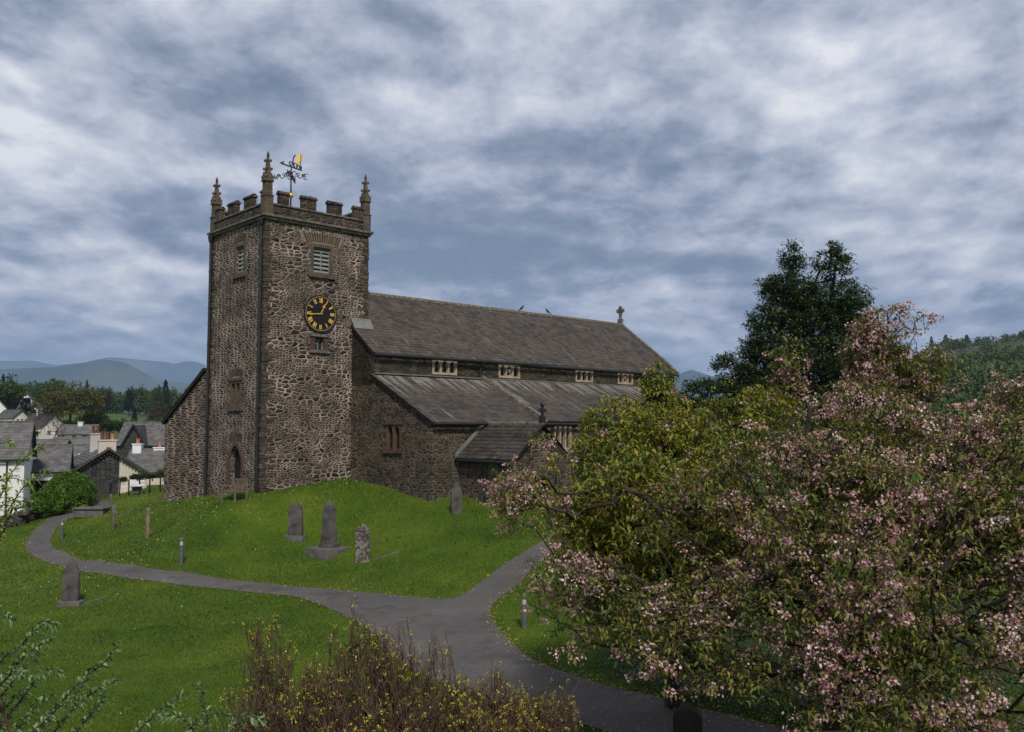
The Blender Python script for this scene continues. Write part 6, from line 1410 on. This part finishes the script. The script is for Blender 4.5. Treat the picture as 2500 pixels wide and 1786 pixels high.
def shoots(name, label, paths, Y, L, Wd, mat, gap=.035, root=None, r=.006, dense=2):
    S = []; b = np.array(root, float); e = empty(name, tuple(b), 0, label, 'shrub'); st = MB(); LP = []; LD = []
    for pth in paths:
        dy = rng.uniform(-.5, .5) if len(pth[0]) == 2 else 0
        P = [at(q[0], q[1], (q[2] if len(q) > 2 else Y)+dy) for q in pth]; P = np.array(P); out = []
        for i in range(len(P)-1):
            p0, p1, p2, p3 = P[max(i-1, 0)], P[i], P[i+1], P[min(i+2, len(P)-1)]; m = max(2, int(np.linalg.norm(p2-p1)/.04))
            for k in range(m): t = k/m; out.append(.5*((2*p1)+(-p0+p2)*t+(2*p0-5*p1+4*p2-p3)*t*t+(-p0+3*p1-3*p2+p3)*t**3))
        out.append(P[-1]); out = np.array(out)
        full = np.concatenate([np.array([b, b*.5+out[0]*.5+np.array([0, 0, .1])]), out]); rr = np.linspace(r*1.8, r*.35, len(full)); st.tube([tuple(q-b) for q in full], list(rr), 5)
        seg = np.linalg.norm(np.diff(out, axis=0), axis=1); cum = np.concatenate([[0], np.cumsum(seg)]); s_ = 0.0; total = cum[-1]
        while s_ < total:
            j = min(np.searchsorted(cum, s_), len(out)-2); c = out[j]+(out[j+1]-out[j])*((s_-cum[j])/max(seg[j], 1e-6)) if seg[j] > 0 else out[j]; d = unit(out[min(j+1, len(out)-1)]-out[max(j-1, 0)])
            for q in range(dense): v = rng.normal(0, 1, 3); v = v-d*v.dot(d); LP.append(c-b); LD.append(unit(v)*.8+d*.6+np.array([0, 0, .15]))
            s_ += gap*rng.uniform(.6, 1.4)
        for q in range(5): LP.append(out[-1]-b); LD.append(unit(out[-1]-out[-3])+rng.normal(0, .4, 3))
    st.build('stems', M['twig'], e); n = len(LP); leaves('foliage', np.array(LP), np.array(LD), L*rng.uniform(.5, 1.15, n), Wd*rng.uniform(.7, 1.2, n), mat, e, droop=.35, fold=.2)
def gz(x, y): return (x, y, T1(x, y))
shoots('buddleia_shrub', 'arching grey-green leafy shrub at the lower left corner', [
    [(-60, 1700), (0, 1612), (40, 1585), (74, 1548), (105, 1522), (129, 1520)], [(-20, 1800), (28, 1736), (74, 1677), (105, 1640), (139, 1637)], [(60, 1840), (92, 1785), (185, 1672), (246, 1622), (268, 1603), (285, 1570)],
    [(110, 1830), (132, 1785), (200, 1708), (260, 1668), (277, 1662)], [(300, 1830), (333, 1785), (385, 1739), (443, 1698)], [(530, 1840), (510, 1785), (499, 1723), (488, 1675)], [(-40, 1690), (10, 1660), (60, 1600), (110, 1565), (118, 1562)],
    [(-60, 1760), (0, 1700), (50, 1640), (90, 1600)], [(-30, 1830), (30, 1790), (90, 1720), (120, 1700)], [(0, 1850), (60, 1800), (150, 1720), (190, 1690), (215, 1640)], [(-80, 1800), (-20, 1750), (40, 1700), (60, 1690)], [(150, 1840), (190, 1780), (240, 1720), (250, 1700)],
    [(420, 1840), (450, 1785), (520, 1740), (560, 1745)], [(560, 1840), (560, 1790), (600, 1750), (640, 1760)], [(-60, 1520), (0, 1500), (30, 1508)], [(480, 1840), (470, 1780), (440, 1750), (400, 1745)], [(-90, 1640), (-20, 1650), (30, 1640), (70, 1650)]],
    5.6, .062, .019, GREY, gap=.013, root=gz(-2.6, 5.4), dense=3)
shoots('leafy_sapling', 'light green narrow-leaved sapling in front of the white house', [
    [(-70, 1300), (-10, 1230), (30, 1150), (75, 1105), (100, 1095)], [(-60, 1260), (-10, 1180), (30, 1165), (70, 1180)], [(-50, 1330), (10, 1260), (55, 1190), (95, 1160), (112, 1150)], [(-30, 1350), (10, 1290), (15, 1240), (12, 1190)], [(-60, 1130), (-20, 1090), (10, 1078), (20, 1080)],
    [(30, 1240), (60, 1235), (80, 1215), (75, 1190)], [(-60, 1230), (-20, 1250), (25, 1220), (60, 1225)]], 7.0, .075, .022, YLG, gap=.02, root=gz(-4.9, 7.0), dense=2)

# ------------------------------------------------------------------ ground cover: grass, flowers, litter, periwinkle
def free(P, m=.0):
    ok = ~inside(P, PATH); q = P-np.array([CX, CY]); e_ = q@Ev[:2]; n_ = q@Nv[:2]
    ok &= ~((e_ > -.02) & (e_ < W) & (n_ > 0) & (n_ < NN)); ok &= ~((e_ > EW) & (e_ < EE) & (n_ > -NA) & (n_ < NN)); ok &= ~((e_ > .25) & (n_ > 0) & (n_ < NN) & (e_ < EE)); return ok
def lawn_pts(n, y0, y1, power=1.6):
    Y = (y0**(1-power)+rng.random(n)*(y1**(1-power)-y0**(1-power)))**(1/(1-power)); u = rng.uniform(-60, 2560, n); X = (u-1250)/FPX*Y; P = np.stack([X, Y], 1)
    P = P[free(P)]; z = terr(P[:, 0], P[:, 1])+lump(P[:, 0], P[:, 1]); v = 893-FPX*(-P[:, 1]*SP+z*CP)/(P[:, 1]*CP+z*SP); k = (v < 1830) & (v > 1100); return np.column_stack([P, z])[k]
GRS, T, PB = new_mat('grass blades')
co = T.node('ShaderNodeTexCoord').outputs['Object']; tt = T.node('ShaderNodeAttribute', attribute_name='tint').outputs['Fac']
k = T.m('ADD', T.m('ADD', T.m('MULTIPLY', T.noise(co, .6, 5, .65), .85), T.m('MULTIPLY', T.m('SUBTRACT', T.noise(co, .16, 3, .5), .5), .55)), T.m('MULTIPLY', tt, .38))
T.put(PB.inputs['Base Color'], T.ramp(k, [(.36, (.012, .034, .002)), (.52, (.036, .078, .004)), (.70, (.080, .128, .009)), (.86, (.125, .160, .015)), (1.0, (.20, .19, .04))])); PB.inputs['Roughness'].default_value = .6; PB.inputs['Specular IOR Level'].default_value = .25
P = lawn_pts(520000, 12.5, 56, 1.5); n = len(P); yaw = rng.uniform(0, 6.283, n); sc = np.clip(P[:, 1]/26, .75, 1.6)
tuft = .5+.5*np.sin(P[:, 0]*2.3+np.sin(P[:, 1]*1.9)*1.5)*np.sin(P[:, 1]*2.7+np.sin(P[:, 0]*1.1)*2); hgt = rng.uniform(.025, .060, n)*(.7+.55*tuft)*sc; w = rng.uniform(.008, .016, n)*sc
a = np.stack([np.cos(yaw)*w, np.sin(yaw)*w, 0*w], 1); tip = np.stack([rng.normal(0, .6, n)*hgt, rng.normal(0, .6, n)*hgt, hgt], 1)
V = np.stack([P-a-[0, 0, .01], P+a-[0, 0, .01], P+tip], 1).reshape(-1, 3); o = big_mesh('grass', V, np.arange(n*3).reshape(-1, 3), GRS, None, rng.random(n)); tag(o, kind='stuff')
WHT = mat_simple('daisy petals', (.75, .75, .66), .7, .1, 5); YEL = mat_leaf('yellow petals and straw', [(.0, (.16, .10, .03)), (.5, (.40, .30, .06)), (1.0, (.62, .55, .10))], patch=1)
P = lawn_pts(16000, 16, 50, 1.1); q = P[:, :2]-np.array([CX, CY]); dwall = np.minimum(abs(q@Ev[:2]), 9)+abs(q@Nv[:2]*0); e_, n_ = q@Ev[:2], q@Nv[:2]
dch = np.where(n_ < 0, np.maximum(-n_-np.where(e_ > EW, NA, 0), 0), np.maximum(-e_, 0)); keep = rng.random(len(P)) < np.clip(.75*np.exp(-dch/1.8)+.010, 0, 1); P = P[keep]; P[:, 2] += .05
o = petals('daisies', P, np.full(len(P), .036), WHT, None); tag(o, kind='stuff')
lit = []
for ed, dens, wdt in ((EDGE_O, 9, .12), (EDGE_I, 6, .10), (EDGE_R, 26, .16)):
    for q in ed:
        for k in range(dens): lit.append([q[0]+rng.normal(0, wdt), q[1]+rng.normal(0, wdt)])
lit = np.array(lit); lit = lit[(lit[:, 1] > 12) & (lit[:, 1] < 50)]; z = terr(lit[:, 0], lit[:, 1])+lump(lit[:, 0], lit[:, 1])+.03
n = len(lit); yaw = rng.uniform(0, 6.28, n); s_ = rng.uniform(.012, .03, n); a = np.stack([np.cos(yaw)*s_, np.sin(yaw)*s_, rng.normal(0, .3, n)*s_], 1); b = np.stack([-np.sin(yaw)*s_*.6, np.cos(yaw)*s_*.6, rng.normal(0, .3, n)*s_], 1); c = np.column_stack([lit, z])
o = big_mesh('leaf_litter', np.stack([c-a, c-b, c+a, c+b], 1).reshape(-1, 3), np.arange(n*4).reshape(-1, 4), YEL, None, rng.random(n)); tag(o, kind='stuff')
Pp = np.stack([rng.uniform(-1.5, 9, 30000), rng.uniform(12.5, 27, 30000)], 1); wgt = np.exp(-((Pp[:, 0]-4.5)**2/30+(Pp[:, 1]-14)**2/30)); Pp = Pp[rng.random(len(Pp)) < wgt*.35]
z = terr(Pp[:, 0], Pp[:, 1])+lump(Pp[:, 0], Pp[:, 1])+.024; n = len(Pp); yaw = rng.uniform(0, 6.28, n); s_ = rng.uniform(.008, .018, n); a = np.stack([np.cos(yaw)*s_, np.sin(yaw)*s_, rng.normal(0, .15, n)*s_], 1); b = np.stack([-np.sin(yaw)*s_*.7, np.cos(yaw)*s_*.7, 0*s_], 1); c = np.column_stack([Pp, z])
PPT = mat_leaf('fallen petals', [(.0, (.35, .20, .16)), (.5, (.5, .36, .32)), (1.0, (.65, .55, .5))], patch=2)
o = big_mesh('fallen_petals', np.stack([c-a, c-b, c+a, c+b], 1).reshape(-1, 3), np.arange(n*4).reshape(-1, 4), PPT, None, rng.random(n)); tag(o, kind='stuff')
PER = mat_leaf('periwinkle leaf', [(.0, (.012, .030, .012)), (.6, (.028, .060, .024)), (1.0, (.055, .095, .045))], rough=.35, trans=.1, patch=1.5)
Q = np.stack([rng.uniform(.3, 14, 120000), rng.uniform(11, 21.5, 120000)], 1); Q = Q[free(Q)]
er = np.array(EDGE_R); er = er[np.argsort(er[:, 1])]; xe = np.interp(Q[:, 1], er[:, 1], er[:, 0]); g_ = Q[:, 0]-xe; thr = .25+.5*np.clip(Q[:, 1]-18.5, 0, 9)
Q = Q[(g_ > thr+rng.normal(0, .15, len(Q)))]; Q = Q[:60000]; hz = .06+.16*rng.random(len(Q)); P = np.column_stack([Q, terr(Q[:, 0], Q[:, 1])+hz]); D = rng.normal(0, 1, P.shape); D[:, 2] = D[:, 2]*.4+.1
o = leaves('ground_cover', P, D, rng.uniform(.05, .09, len(P)), .035, PER, None, droop=.2); tag(o, kind='stuff')

# ------------------------------------------------------------------ haze
HZ = bpy.data.materials.new('haze'); HZ.use_nodes = True; T = NT(HZ.node_tree); T.n.clear()
v = T.node('ShaderNodeVolumePrincipled'); v.inputs['Color'].default_value = (.40, .62, .98, 1); v.inputs['Density'].default_value = .00013; v.inputs['Anisotropy'].default_value = 0.0
T.l.new(v.outputs[0], T.node('ShaderNodeOutputMaterial').inputs['Volume'])
g = MB(); g.box((0, 7000, 290), (31000, 15400, 860)); o = g.build('haze', HZ); tag(o, kind='stuff')
